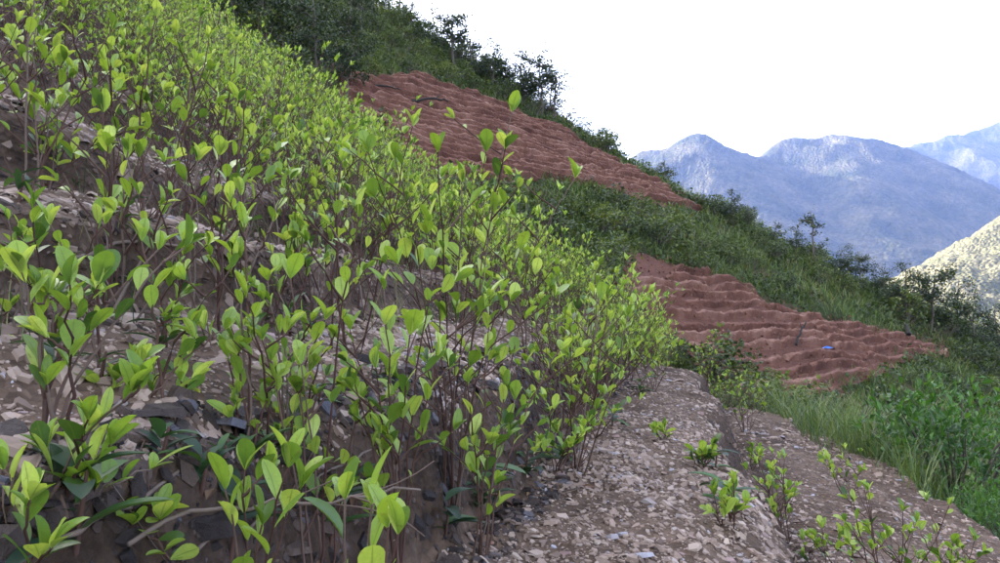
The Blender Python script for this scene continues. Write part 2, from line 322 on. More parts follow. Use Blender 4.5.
def field(name, label, poly, dq, seg, sd):
    g = np.random.default_rng(sd); P = np.array(poly)
    root = empty(name, (0, 0, 0)); tag(root, label, None, None, 'structure')
    q = P[:, 1].min() - 2.0
    while q < P[:, 1].max() + 1.0:
        pa = np.arange(P[:, 0].min(), P[:, 0].max(), 0.16)
        qb = q - 0.035 * (pa - pa.mean()) + 0.16 * fbm(pa * 0.22, pa * 0 + q * 0.3, 40 + sd, 3) + 0.05 * g.normal()
        ins = inpoly(pa + 1.1 * fbm(pa * .5, pa * 0 + q * 1.7, 44, 2) + 1.2 * g.normal(), qb + dq * 0.5 + 1.3 * fbm(pa * .45, pa * 0 + q * .7, 45, 3), poly)
        idx = np.where(ins)[0]
        if len(idx) > 8:
            runs = np.split(idx, np.where(np.diff(idx) > 1)[0] + 1)
            for r in runs:
                k = 0
                while k < len(r) - 6:
                    L = int(g.uniform(*seg) / 0.16); rr = r[k:k + L]; k += L
                    if len(rr) < 6: continue
                    pp = pa[rr]; qq = qb[rr]; e = np.minimum(np.arange(len(rr)), np.arange(len(rr))[::-1]) * 0.16
                    ht = dq * 0.727 * np.clip(e / 0.5, 0.12, 1) ** 0.5 * (1.0 + 0.16 * fbm(pp * 1.7, qq, 50 + sd, 3) + 0.08 * g.normal())
                    off = 0.10 * fbm(pp * 0.9, qq + 7, 60 + sd, 3)
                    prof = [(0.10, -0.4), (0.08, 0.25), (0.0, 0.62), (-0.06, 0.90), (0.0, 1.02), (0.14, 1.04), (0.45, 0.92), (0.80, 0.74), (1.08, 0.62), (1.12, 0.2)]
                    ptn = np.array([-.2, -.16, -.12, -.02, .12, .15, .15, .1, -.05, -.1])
                    rows = []
                    for (a, b) in prof:
                        n_ = 0.035 * g.normal(size=len(rr)); Q = qq + a * dq + off * dq * (1 - min(1, abs(a)))
                        x, y = xy_pq(pp, Q); xb, yb = xy_pq(pp, qq)
                        z = Hs(xb, yb) + b * ht + n_ * 0.9
                        rows.append(np.stack([x, y, z], -1))
                    V = np.stack(rows, 1); 
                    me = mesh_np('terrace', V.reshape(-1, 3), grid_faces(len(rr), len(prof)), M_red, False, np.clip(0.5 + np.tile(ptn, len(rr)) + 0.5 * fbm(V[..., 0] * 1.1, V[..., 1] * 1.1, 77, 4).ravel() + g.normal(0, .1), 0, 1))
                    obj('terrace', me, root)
        q += dq
    sp_ = np.arange(P[:, 0].min(), P[:, 0].max(), .4); sq = np.arange(P[:, 1].min(), P[:, 1].max(), .4); A_, B_ = np.meshgrid(sp_, sq, indexing='ij')
    fc = grid_faces(len(sp_), len(sq)); x, y = xy_pq(A_, B_); keep = inpoly(A_.ravel()[fc].mean(1), B_.ravel()[fc].mean(1), poly)
    obj('soil', mesh_np('soil', np.stack([x, y, Hs(x, y) + .05], -1).reshape(-1, 3), fc[keep], M_red, True, np.full(A_.size, .3)), root)
    nC = 2600; a = g.uniform(P[:, 0].min(), P[:, 0].max(), nC); b = g.uniform(P[:, 1].min(), P[:, 1].max(), nC); ins = inpoly(a, b, poly); a, b = a[ins], b[ins]; nC = len(a)
    x, y = xy_pq(a, b); C0 = np.stack([x, y, Hs(x, y) + dq * .727 * g.uniform(.05, .95, nC)], -1); L0 = g.normal(0, 1, (nC, 10, 3)); L0 = L0 / np.linalg.norm(L0, axis=2)[..., None] * g.uniform(.02, .075, nC)[:, None, None]
    L0[:, :5, 2] = np.abs(L0[:, :5, 2]); L0[:, 5:, 2] = -np.abs(L0[:, 5:, 2]); V = (C0[:, None] + L0).reshape(-1, 3); o5 = (np.arange(nC) * 10)[:, None, None]
    cl = obj('clods', mesh_np('clods', V, [(np.arange(5)[None, None] + o5).reshape(-1, 5), (np.stack([np.arange(5), np.arange(5) + 5, (np.arange(5) + 1) % 5 + 5, (np.arange(5) + 1) % 5], -1)[None] + o5).reshape(-1, 4)], M_red, False, np.repeat(g.uniform(.45, .95, nC), 10)), root); cl['kind'] = 'stuff'
    return root
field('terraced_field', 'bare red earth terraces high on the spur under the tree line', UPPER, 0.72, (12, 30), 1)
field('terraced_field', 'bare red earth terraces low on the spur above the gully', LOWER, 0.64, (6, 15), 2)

# ------------------------------------------------------------------ mountains
def ridge_h(x, y, ridges, k):
    z = np.full(x.shape, -400.0)
    for R in ridges:
        P = np.array([at(*r) for r in R])
        for a, b in zip(P[:-1], P[1:]):
            d = b - a; t = np.clip(((x - a[0]) * d[0] + (y - a[1]) * d[1]) / (d[0] ** 2 + d[1] ** 2), 0, 1)
            ds = np.hypot(x - a[0] - t * d[0], y - a[1] - t * d[1])
            zz = a[2] + t * d[2] - k * (np.sqrt(ds * ds + 1600) - 40)
            m = np.maximum(z, zz); z = m + 8 * np.exp(-np.abs(z - zz) / 12)
    return z
def mountain(name, label, ridges, k, a0, a1, r0, r1, na, nr, mat, gul, cr, sd):
    th = np.radians(np.linspace(a0, a1, na)); rr = np.geomspace(r0, r1, nr); T, R = np.meshgrid(th, rr, indexing='ij')
    x = R * np.sin(T); y = R * np.cos(T); s = r0 / 900.0
    wx = x + gul * 1.2 * fbm(x / (gul * 6), y / (gul * 6), sd, 3); wy = y + gul * 1.2 * fbm(x / (gul * 6) + 40, y / (gul * 6), sd + 5, 3)
    z = ridge_h(wx, wy, ridges, k)
    z = z + gul * (0.5 - np.abs(fbm(x / (gul * 4), y / (gul * 4), sd + 9, 5)) * 2.0) * 0.35
    z = z + cr * fbm(x / (cr * 2.2), y / (cr * 2.2), sd + 14, 2)
    z = np.maximum(z, -420 + 0 * z)
    o = obj(name, mesh_np(name, np.stack([x, y, z], -1).reshape(-1, 3), grid_faces(na, nr), mat, True))
    tag(o, label, None, None, 'structure'); return o
mountain('mountain', 'forested mountain with two rounded peaks, lit on its left flanks', [
    [(520, 260, 2500), (600, 190, 2600), (645, 150, 2700), (685, 138, 2700), (715, 146, 2750), (752, 160, 2850), (795, 138, 2950), (830, 134, 2950), (870, 142, 2900), (915, 166, 2850), (960, 188, 2800), (1010, 214, 2700), (1120, 262, 2600)],
    [(690, 142, 2650), (705, 170, 2450), (745, 200, 2250), (790, 235, 2050), (810, 290, 1850)],
    [(640, 165, 2600), (660, 215, 2300), (700, 250, 2000)],
    [(805, 142, 2900), (835, 158, 2700), (862, 180, 2450), (872, 215, 2200), (885, 260, 1950), (900, 310, 1750)]],
    0.72, 3, 44, 1300, 4200, 520, 190, M_mt, 75, 5, 3)
mountain('mountain', 'far mountain rising beyond the right end of the ridge', [
    [(860, 185, 4300), (905, 150, 4400), (950, 137, 4500), (1000, 124, 4600), (1100, 105, 4700)],
    [(1000, 126, 4600), (975, 150, 4250), (960, 175, 3950)], [(1080, 112, 4600), (1040, 160, 4100), (1010, 200, 3800)]],
    0.72, 22, 44, 3400, 5600, 330, 120, M_mt, 80, 7, 23)
mountain('hill', 'sunlit forested hill at the right edge of the valley', [
    [(1180, 130, 1150), (1090, 180, 1050), (1040, 210, 980), (1000, 234, 920), (965, 262, 860), (944, 286, 800), (925, 330, 740)],
    [(1040, 210, 980), (1020, 290, 800), (1000, 360, 680)]],
    0.70, 24, 44, 560, 1500, 330, 170, M_hill, 22, 4, 43)
gs = obj('valley_floor', mesh_np('valley_floor', [(-9000, 120, -430), (12000, 120, -430), (12000, 12000, -430), (-9000, 12000, -430)], [np.array([(0, 1, 2, 3)])], M_mt))
tag(gs, 'valley floor far below the hillside', None, None, 'structure')

# ------------------------------------------------------------------ shale chips and stones
def ground_n(x, y, fn=Hn, e=0.03):
    a = fn(x + e, y) - fn(x - e, y); b = fn(x, y + e) - fn(x, y - e); return nz(np.stack([-a, -b, np.full_like(a, 2 * e)], -1))
def chips(n, g, smin, smax, u, v, thick=(0.08, 0.24)):
    x, y = xy_of(u, v); z = Hn(x, y); N = nz(ground_n(x, y) + g.normal(0, .28, (n, 3))); k = 5
    s = smin * (smax / smin) ** (g.random(n) ** 2.3)
    an = np.sort(g.random((n, k)) * 0.9 + np.arange(k) * 1.25, 1) + g.random((n, 1)) * 6.28
    r = s[:, None] * g.uniform(0.32, 0.62, (n, k)); asp = g.uniform(0.45, 1, n)[:, None]
    cx, cy = r * np.cos(an), r * np.sin(an) * asp; ro = g.random((n, 1)) * 6.28
    lx, ly = cx * np.cos(ro) - cy * np.sin(ro), cx * np.sin(ro) + cy * np.cos(ro)
    h = (s * g.uniform(*thick, n))[:, None]
    A = nz(np.cross(N, g.normal(size=(n, 3)))); B = np.cross(N, A)
    top = lx[..., None] * A[:, None] * 0.85 + ly[..., None] * B[:, None] * 0.85 + (h * g.uniform(.6, 1.1, (n, k)))[..., None] * N[:, None]
    bot = lx[..., None] * A[:, None] + ly[..., None] * B[:, None] - 0.35 * h[..., None] * N[:, None]
    return np.stack([x, y, z], -1), np.concatenate([top, bot], 1), s
i5 = np.arange(5); CH_T = i5[None]; CH_Q = np.stack([i5, i5 + 5, (i5 + 1) % 5 + 5, (i5 + 1) % 5], -1)
g = np.random.default_rng(5)
def chip_cloud(n, rmin, rmax, smin, smax):
    r = rmin * (rmax / rmin) ** g.random(n * 3); th = np.radians(g.uniform(-39, 41, n * 3)); x, y = r * np.sin(th), r * np.cos(th)
    u, v = uv_of(x, y); vw = v + warp(u, v)
    per = (vw - 1.96) % .75; bench = ((vw > -1.86) & (vw < -0.33)) * 0.85 + ((vw > -0.33) & (vw < -.17)) * .2 + ((vw > -0.17) & (vw < 0.62)) * 1.0 + ((vw > .72) & (vw < 1.23)) * 0.9 + ((vw > 1.40) & (vw < 1.93)) * .8 + ((vw >= 1.96) & (per > .16) & (per < .7)) * 0.5
    bench = bench * np.clip((0.72 + 1.3 * fbm(u * 1.4, v * 2.2, 71, 3)), 0.35, 1)
    keep = g.random(n * 3) < bench; u, v = u[keep][:n], v[keep][:n]
    return chips(len(u), g, smin, smax, u, v)
def join_chips(C, L):
    n = len(C); V = (C[:, None] + L).reshape(-1, 3); o = (np.arange(n) * 10)[:, None, None]
    return V, [(CH_T[None] + o).reshape(-1, 5), (CH_Q[None] + o).reshape(-1, 4)]
parts = [chip_cloud(20000, 1.0, 4.5, 0.007, 0.042), chip_cloud(20000, 2.4, 9, 0.012, 0.055), chip_cloud(3500, 7, 22, 0.04, 0.12), chip_cloud(12000, 0.9, 3.2, 0.005, 0.013)]
C_ = np.concatenate([p[0] for p in parts]); L_ = np.concatenate([p[1] for p in parts])
V, Fx = join_chips(C_, L_)
tn = np.clip(g.normal(0.5, 0.17, len(C_)) + (g.random(len(C_)) < .05) * g.uniform(.3, .5, len(C_)), 0, 1)
gv = obj('gravel', mesh_np('gravel', V, Fx, M_chip, False, np.repeat(tn, 10)), hill); gv['kind'] = 'stuff'
# larger stones picked out one by one
C2, L2, s2 = chip_cloud(420, 1.1, 5.0, 0.03, 0.06)
dd = s2 / np.linalg.norm(C2, axis=1); order = np.argsort(-dd)[:120]
for i in order:
    me = mesh_np('stone', L2[i], [CH_T, CH_Q], M_stone, False, np.full(10, np.clip(g.normal(.55, .2) + (g.random() < .18) * .4, 0, 1)))
    obj('stone', me, hill, C2[i])
# dark slabs jutting from the cut riser at the lower left, and ledge stones
def slab(u, v, s, t, mat, tint, up=0.0):
    x, y = xy_of(u, v); z = float(Hn(x, y)) + up
    k = 8; an = np.arange(k) * .785 + g.uniform(-.3, .3, k); r = s * g.uniform(.3, .62, k)
    P = np.stack([r * np.cos(an) * 1.35, r * np.sin(an) * .8], -1); h = s * t
    top = np.column_stack([P * g.uniform(.7, .98, (k, 1)), h * g.uniform(.5, 1.2, k)]); bot = np.column_stack([P, -h * g.uniform(.3, .9, k)])
    i = np.arange(k); fq = np.stack([i, i + k, (i + 1) % k + k, (i + 1) % k], -1)
    ft = np.stack([i, (i + 1) % k, np.full(k, 2 * k)], -1); top_c = np.array([[g.normal(0, .05) * s, g.normal(0, .05) * s, h * g.uniform(.8, 1.2)]])
    me = mesh_np('stone', np.concatenate([top, bot, top_c]), [ft, fq], mat, False, np.full(2 * k + 1, tint))
    obj('stone', me, hill, (x, y, z), (g.normal(.12, .14), g.normal(0.05, .14), -AZ + math.pi / 2 + g.normal(0, .6)))
for k in range(125):
    slab(.35 + 2.4 * g.random() ** 1.5, g.uniform(.60, .80), (.03 + .075 * g.random() ** 1.8), g.uniform(.08, .2), M_slab, g.random())
for k in range(26):
    slab((uq := g.uniform(.6, 4.5)), (vq := g.uniform(1.04, 1.22)) - float(warp(np.array(uq), np.array(vq))), g.uniform(.03, .07), g.uniform(.15, .3), M_stone, np.clip(g.normal(.35, .15), 0, 1), -.006)
for k in range(27):
    r_ = g.integers(0, 3); uq = .6 + 3.5 * g.random() ** 1.3; vq = (1.34 if r_ == 0 else 1.29 + .75 * r_ + .0) + g.normal(0, .05)
    slab(uq, vq - float(warp(np.array(uq), np.array(vq))), g.uniform(.035, .09), g.uniform(.15, .35), M_stone, np.clip(g.normal(.3, .15), 0, 1), -.01)
# rubble of dark flakes on the cut faces
nR = 24000; uu = .3 + 8 * g.random(nR) ** 1.9; rk = np.floor(-3 + 10 * g.random(nR) ** 1.25).astype(int); vv = np.where(rk <= 0, g.uniform(.5, .80, nR), np.where(rk == 1, g.uniform(1.2, 1.42, nR), 1.96 + .75 * (rk - 2) + g.uniform(-.05, .22, nR))); e_ = np.arange(nR) < 7000; rk = np.where(e_, 1, rk); uu = np.where(e_, .5 + 4.5 * g.random(nR) ** 1.4, uu); vv = np.where(e_, np.where(g.random(nR) < .6, g.uniform(1.16, 1.5, nR), 1.96 + .75 * g.integers(0, 3, nR) + g.uniform(-.06, .26, nR)), vv); bank = (g.random(nR) < .14) & ~e_; vv = np.where(bank, g.uniform(-.36, -.10, nR), vv)
rb = chips(nR, g, .010, .06, uu, vv - warp(uu, vv)); dk = (rk <= 0) & ~bank
V, Fx = join_chips(rb[0][dk], rb[1][dk]); o = obj('slate_rubble', mesh_np('slate_rubble', V, Fx, M_slab, False, np.repeat(g.random(dk.sum()), 10)), hill); o['kind'] = 'stuff'
V, Fx = join_chips(rb[0][~dk], rb[1][~dk])
o = obj('rubble', mesh_np('rubble', V, Fx, M_rub, False, np.repeat(g.random((~dk).sum()), 10)), hill); o['kind'] = 'stuff'
# fine roots hanging out of the cut faces
mb = MB()
for k in range(420):
    uq = .35 + 6 * g.random() ** 1.6; r_ = g.integers(0, 7); vq = (.74, 1.36)[r_] if r_ < 2 else 1.96 + .75 * (r_ - 2) + .10
    vq = vq - float(warp(np.array(uq), np.array(vq))); x, y = xy_of(uq, vq); n_ = 6; L = g.uniform(.05, .18); t = np.linspace(0, 1, n_); a = g.normal(0, .6)
    X, Y = xy_of(uq + a * L * t + g.normal(0, .006, n_), vq - .9 * L * t * g.uniform(.3, 1)); mb.tube(np.stack([X, Y, Hn(X, Y) + .006 + .012 * np.sin(t * 3.1)], -1), (.0016, .0007), 3, g.random())
o = obj('roots', mb.me('roots', M_stem), hill); o['kind'] = 'stuff'
# dead leaves fallen among the stones
nL = 900; uu = .3 + 6 * g.random(nL) ** 1.5; vv = g.choice([.66, .55, .70, 1.22, 1.9, -.36], nL) + g.normal(0, .07, nL); x, y = xy_of(uu, vv - warp(uu, vv)); mb = MB()
mb.leaves(np.stack([x, y, Hn(x, y) + .006], -1), nz(g.normal(0, 1, (nL, 3)) * (1, 1, .3)), nz(g.normal(0, .35, (nL, 3)) + (0, 0, 1)), g.uniform(.02, .05, nL), g.random(nL), LEAF1)
M_litter = tint_mat('dead_leaf', [(0, (.05, .03, .02)), (.6, (.13, .075, .045)), (1, (.22, .15, .09))], .8)
o = obj('leaf_litter', mb.me('leaf_litter', M_litter), hill); o['kind'] = 'stuff'
P = hit(130, 322); u_, v2 = uv_of(P[0], P[1]); slab(u_, v2, .062, .25, M_stone, .74, 0.004)

# ------------------------------------------------------------------ coca shrubs
LEAFMESH = []
for (w, fo, be, ob) in [(.48, .16, .2, .6), (.54, .1, .1, .64), (.42, .28, .32, .58), (.58, .06, .24, .65), (.38, .4, .12, .54)]:
    for tn_ in (0.02, 0.30, 0.48):
        tv, tf, tuv = leaf_tpl(w, 8, fo, be, ob)
        LEAFMESH.append(mesh_np('leaf', tv, tf, M_leaf, True, np.full(len(tv), tn_), tuv))
def path(a, b, bow, n=8, jit=0.0, g=g):
    a = np.asarray(a, float); b = np.asarray(b, float); t = np.linspace(0, 1, n)[:, None]
    c = (a + b) / 2 + bow; P = (1 - t) ** 2 * a + 2 * t * (1 - t) * c + t * t * b
    if jit: P[1:-1] += g.normal(0, jit, (n - 2, 3))
    return P
def leaves_on(P, g, t0, count, size, tipn, out, youngness=.6, upb=.55):
    n = len(P); T = nz(np.gradient(P, axis=0)); res = []
    ts = np.concatenate([np.sort(g.uniform(t0, .97, count)), np.full(tipn, 1.0)])
    for j, t in enumerate(ts):
        k = t * (n - 1); i = min(int(k), n - 2); f = k - i; p = P[i] * (1 - f) + P[i + 1] * f; td = T[min(i + 1, n - 1)]
        a = j * 2.4 + g.random() * .8; ref = np.cross(td, [.3, .2, .9]); A = nz(ref); B = np.cross(td, A)
        rad = A * math.cos(a) + B * math.sin(a); sp_ = g.uniform(.25, .8) if t < 1 else g.uniform(.15, .6)
        d = nz(td * .8 + rad * sp_ * 1.25 + np.array([0, 0, upb]) + g.normal(0, .12, 3))
        nrm = nz(-rad * .7 + np.array([0, 0, .7]) + g.normal(0, .35, 3))
        s = size * g.uniform(.55, 1.15) * (1 if t < 1 else g.uniform(.75, 1.1))
        res.append((p, d, nrm, s, np.clip(g.normal(youngness * (.5 + .5 * t), .24), 0, 1)))
    out.extend(res)
def shrub(g, h, nst, nleaf, size=.058, twigs=3, lean=(0, 0), tilt=.38, young=.6, t0=.42, sides=5, bare=.0):
    tubes = []; lv = []
    for i in range(nst):
        az = g.random() * 6.28; tl = g.uniform(.05, tilt); L = h * g.uniform(.7, 1.05)
        b = np.array([g.normal(0, .02), g.normal(0, .02), -.03])
        tip = b + np.array([math.cos(az) * math.sin(tl) * L + lean[0] * L, math.sin(az) * math.sin(tl) * L + lean[1] * L, math.cos(tl) * L])
        P = path(b, tip, np.array([math.cos(az), math.sin(az), 0]) * g.uniform(-.02, .10) * L, 8, .006 * h, g)
        tubes.append((P, (.0048 * h ** .5 * g.uniform(.7, 1.1), .0014), g.random()))
        leaves_on(P, g, t0 + bare, max(1, int(nleaf * .45)), size, 4, lv, young)
        for k in range(2):
            i0 = int(g.integers(0, 6)); a2 = g.random() * 6.28; l2 = h * g.uniform(.2, .5); d = nz(np.array([math.cos(a2) * g.uniform(.15, .8), math.sin(a2) * g.uniform(.15, .8), 1.0]))
            tubes.append((path(P[i0], P[i0] + d * l2, np.array([0, 0, .08]) * l2, 5, .006 * h, g), (.0022, .0007), g.random()))
        for k in range(twigs):
            t = g.uniform(.35, .85); i0 = int(t * 7); a2 = g.random() * 6.28; l2 = h * g.uniform(.14, .36)
            d = nz(np.array([math.cos(a2) * .75, math.sin(a2) * .75, .75])); 
            Q = path(P[i0], P[i0] + d * l2, np.array([0, 0, -.06]) * l2, 5, .003, g)
            tubes.append((Q, (.0028, .0011), g.random() * .6)); leaves_on(Q, g, .25, max(1, int(nleaf * .2)), size, 3, lv, young)
    return tubes, lv
def stems_mesh(tubes, k=5):
    mb = MB()
    for P, r, t in tubes: mb.tube(P, r, k, t)
    return mb.me('stems', M_stem, True)
def fol_mesh(lv, tpl, mat=None, name='foliage'):
    mb = MB(); A = [np.array(a) for a in zip(*lv)]; mb.leaves(*A, tpl); return mb.me(name, mat or M_fol, False)
def put_leaves(lv, root):
    for (p, d, nr, s, t) in lv:
        M = leaf_basis(d[None], nr[None])[0]; k = int(np.clip(t * 3, 0, 2)); me = LEAFMESH[g.integers(5) * 3 + k]
        o = bpy.data.objects.new('leaf', me); COL.objects.link(o); o.parent = root
        W = np.eye(4); W[:3, :3] = M * s * np.array([g.uniform(.85, 1.15), 1, 1]); W[:3, 3] = p; o.matrix_local = Matrix(W.tolist())
n_leaf_obj = 0
def near_shrub(loc, data, label, group=None, rz=0, sc=1.0):
    global n_leaf_obj
    root = empty('coca_shrub', loc, rz, sc); tag(root, label, 'shrub', group)
    obj('stems', stems_mesh(data[0], 6), root); lv = data[1]
    if len(lv) > 290: lv = [lv[i] for i in np.random.default_rng(3).permutation(len(lv))[:290]]
    put_leaves(lv, root); n_leaf_obj += len(lv); return root

# heroes: each a shrub rooted on the ground, branches leading to its clusters of leaves
def hero(base, tips, label, size=.056, extra=2, dark=.5):
    gg = np.random.default_rng(int(abs(hash_str(label))) % 99991); bx, by = base; bz = float(Hn(bx, by)); o = np.array([bx, by, bz]); tubes = []; lv = []
    for (px, py, dep, nl) in tips:
        tp = at(px, py, dep) - o; b = np.array([gg.normal(0, .012), gg.normal(0, .012), -.03])
        L = np.linalg.norm(tp - b); P = path(b, tp, np.array([tp[0] * -.25, tp[1] * -.25, L * .10]), 10, .0028, gg)
        tubes.append((P, (.0028, .0011), gg.random() * .8)); leaves_on(P, gg, .45, nl + 1, size * .84, 3, lv, .66, .95)
        for k in range(extra):
            i0 = gg.integers(3, 9); a2 = gg.random() * 6.28; l2 = L * gg.uniform(.08, .2)
            Q = path(P[i0], P[i0] + nz(np.array([math.cos(a2), math.sin(a2), .8])) * l2, np.zeros(3), 5, .002, gg)
            tubes.append((Q, (.0024, .0011), .3)); leaves_on(Q, gg, .4, 1, size * .75, 3, lv, .5, .8)
    return near_shrub(o, (tubes, lv), label)
def hash_str(s):
    h = 7
    for c in s: h = (h * 131 + ord(c)) & 0x7fffffff
    return h
def bxy(px, dep): p = at(px, 300, dep); return p[0], p[1]
hero(bxy(70, .86), [(132, 392, .80, 3), (88, 420, .80, 5), (45, 452, .86, 3), (110, 445, .88, 4), (150, 470, .95, 2)], 'coca shrub with the single biggest round leaf, front left', .060, 1)
hero(bxy(48, .93), [(70, 285, .86, 4), (22, 272, .86, 3), (38, 290, .9, 2), (98, 285, .95, 2), (184, 248, 1.02, 1), (158, 250, 1.05, 0)], 'tall coca shrub at left edge with a thin side branch reaching right', .058, 1)
hero(bxy(20, .78), [(30, 500, .74, 4), (52, 548, .72, 4), (4, 470, .78, 2)], 'low coca shrub in the bottom left corner', .056, 0)
hero(bxy(150, .98), [(132, 525, .92, 2), (160, 520, .95, 3), (170, 560, .95, 3), (95, 480, 1.0, 2)], 'small coca shrub at the bottom edge left of the dead twigs', .05, 1)
hero(bxy(255, .93), [(225, 490, .86, 4), (288, 468, .82, 5), (245, 470, .92, 3), (262, 525, .9, 2), (300, 490, .9, 3)], 'coca shrub with long slanting leaves beside the dead twigs', .058, 1)
hero(bxy(362, .70), [(388, 528, .66, 3), (345, 500, .70, 3), (372, 505, .68, 2), (398, 535, .63, 1)], 'coca shrub with large oval leaves at the bottom edge by the gravel path', .056, 0)
hero(bxy(285, 1.32), [(246, 298, 1.12, 1), (262, 340, 1.22, 2), (232, 420, 1.2, 3), (325, 320, 1.3, 3), (310, 370, 1.3, 3), (205, 330, 1.3, 2)], 'thin coca shrub with a lone upright leaf before the bare bench', .055, 2)
hero(bxy(455, 1.85), [(368, 152, 1.62, 3), (395, 158, 1.62, 4), (438, 152, 1.5, 5), (462, 182, 1.52, 5), (486, 152, 1.7, 2), (512, 112, 1.72, 4), (505, 150, 1.75, 3), (575, 178, 1.85, 3), (520, 250, 1.8, 4), (430, 225, 1.6, 5)], 'tallest coca shrub, its top shoots standing before the red terraces', .062, 4)
hero(bxy(400, 1.42), [(385, 325, 1.3, 5), (410, 335, 1.3, 5), (376, 368, 1.3, 3), (432, 270, 1.42, 4), (442, 355, 1.4, 4), (384, 290, 1.32, 3), (355, 385, 1.3, 3), (350, 330, 1.4, 3)], 'leafy coca shrub in the middle with red-brown stems', .058, 3)
hero(bxy(482, 1.75), [(467, 382, 1.5, 4), (535, 275, 1.9, 5), (490, 300, 1.7, 5), (560, 350, 2.0, 5), (515, 400, 1.8, 4), (490, 445, 1.6, 3), (600, 300, 2.2, 4)], 'spreading coca shrub at the near end of the row along the gravel path', .06, 4)
hero(bxy(40, 2.05), [(57, 65, 2.0, 3), (15, 40, 2.0, 3), (6, 78, 2.0, 3), (112, 90, 2.2, 3), (172, 112, 2.2, 3), (35, 120, 2.0, 4), (60, 105, 1.95, 4), (130, 130, 2.1, 3)], 'tall coca shrub at the upper left edge on the third terrace', .062, 3)
hero(bxy(560, 2.6), [(570, 448, 2.3, 5), (535, 452, 2.2, 3), (582, 435, 2.2, 1), (545, 400, 2.4, 5), (600, 420, 2.7, 4), (620, 380, 2.8, 5), (640, 400, 3.0, 4)], 'coca shrub with bright leaf pairs leaning over the gravel path', .062, 4)

gt = np.random.default_rng(612)
for k in range(8):
    px0 = 12 + k * 46 + gt.normal(0, 8); dep = gt.uniform(1.1, 1.65); tips = []
    for j in range(5): tips.append((px0 + gt.normal(0, 38), gt.uniform(165, 470), dep * gt.uniform(.93, 1.07), int(gt.integers(1, 4))))
    hero(bxy(px0 + gt.normal(0, 10), dep), tips, 'tall thin-stemmed coca shrub, %s from the left in the tangle over the gravel bench' % ['first', 'second', 'third', 'fourth', 'fifth', 'sixth', 'seventh', 'eighth', 'ninth', 'tenth', 'eleventh'][k], .05, 2)
# rows along the terraces
g2 = np.random.default_rng(29); cand = []
for k, vb in enumerate(BACK[:34]):
    u = 1.0 if k == 0 else 0.2
    while u < 30:
        dens = 1 if u > 2.4 else .75
        u += g2.uniform(.17, .36) / dens * (1 + .25 * (k > 10))
        v = vb + g2.normal(-.02, .045)
        vv = v - float(warp(np.array(u), np.array(v))); x, y = xy_of(u, vv)
        ue = 15 + .5 * min(max(v, -2), 26) + g2.normal(0, 1)
        if u > ue: continue
        z = float(Hn(x, y)); 
        if float(Hs(x, y)) > z - .3: continue
        px, py, d = topix((x, y, z + .35))
        if d < .9 or px < -60 or px > 1060 or py > 640 or py < -80: continue
        if d < 2.2 and px > 300 and k == 0: continue
        # bare patches: left benches keep their gravel open
        if k in (1, 2) and px < 330 and g2.random() < .1: continue
        if k == 0 and px < 360 and g2.random() < .3: continue
        
        cand.append((d, k, u, x, y, z, px))
for k in range(1, 7):
    u = .3
    while u < 5.5:
        u += g2.uniform(.22, .5); v = BACK[k] - g2.uniform(.15, .42); vv = v - float(warp(np.array(u), np.array(v))); x, y = xy_of(u, vv); z = float(Hn(x, y)); px, py, d = topix((x, y, z + .35))
        if d < 1.25 or px < -60 or px > 420: continue
        if k == 1 and g2.random() < .45: continue
        cand.append((d, k, u, x, y, z, px))
cand = [c for c in cand if c[0] < 3 or vn(c[2] * .9, c[1] * .8, 88) > -.33]
cand.sort()
ONES = ['', 'first', 'second', 'third', 'fourth', 'fifth', 'sixth', 'seventh', 'eighth', 'ninth', 'tenth', 'eleventh', 'twelfth', 'thirteenth', 'fourteenth', 'fifteenth', 'sixteenth', 'seventeenth', 'eighteenth', 'nineteenth']
TENS = ['', '', 'twent', 'thirt', 'fort', 'fift', 'sixt']
def ordinal(n): return ONES[n] if n < 20 else TENS[n // 10] + ('ieth' if n % 10 == 0 else 'y-' + ONES[n % 10])
def rown(k): return 'row beside the gravel path' if k == 0 else ordinal(k) + ' row above the path'
ORD = ONES[1:]
cnt = {}
MID = []
for i in range(12):
    gg = np.random.default_rng(100 + i); tb, lv = shrub(gg, gg.uniform(.62, .85), gg.integers(6, 10), 9, .060, 4, (.14, -.06), .5, .62, .36)
    MID.append((stems_mesh(tb, 3), fol_mesh(lv, LEAF1)))
nearN = [c for c in cand if c[0] < 3.4][:72]; rest = [c for c in cand if c not in nearN]
for (d, k, u, x, y, z, px) in nearN:
    c = cnt.get(k, 0); cnt[k] = c + 1
    left = px < 330
    data = shrub(g2, g2.uniform(.4, .72) if left else g2.uniform(.55, .8), g2.integers(3, 6) if left else g2.integers(4, 8), 8 if left else 9, .044, 3 if left else 4, (.12, -.05), .4, .6, .45)
    near_shrub((x, y, z), data, '%s coca shrub, %s from the camera in the %s' % ('sparse thin-stemmed' if left else 'leafy', ordinal(c + 1), rown(k)), 'coca shrubs on the near terraces')
for (d, k, u, x, y, z, px) in rest[:260]:
    i = g2.integers(12); s = g2.uniform(.6, 1.2) * (.8 if px < 260 else 1)
    root = empty('coca_shrub', (x, y, z), g2.normal(0, .6), s)
    c = cnt.get(k, 0); cnt[k] = c + 1
    tag(root, 'bright green coca shrub, %s from the camera in the %s' % (ordinal(c + 1), rown(k)), 'shrub', 'coca shrubs in the ' + rown(k))
    obj('stems', MID[i][0], root); f = obj('foliage', MID[i][1], root)
FAR = []
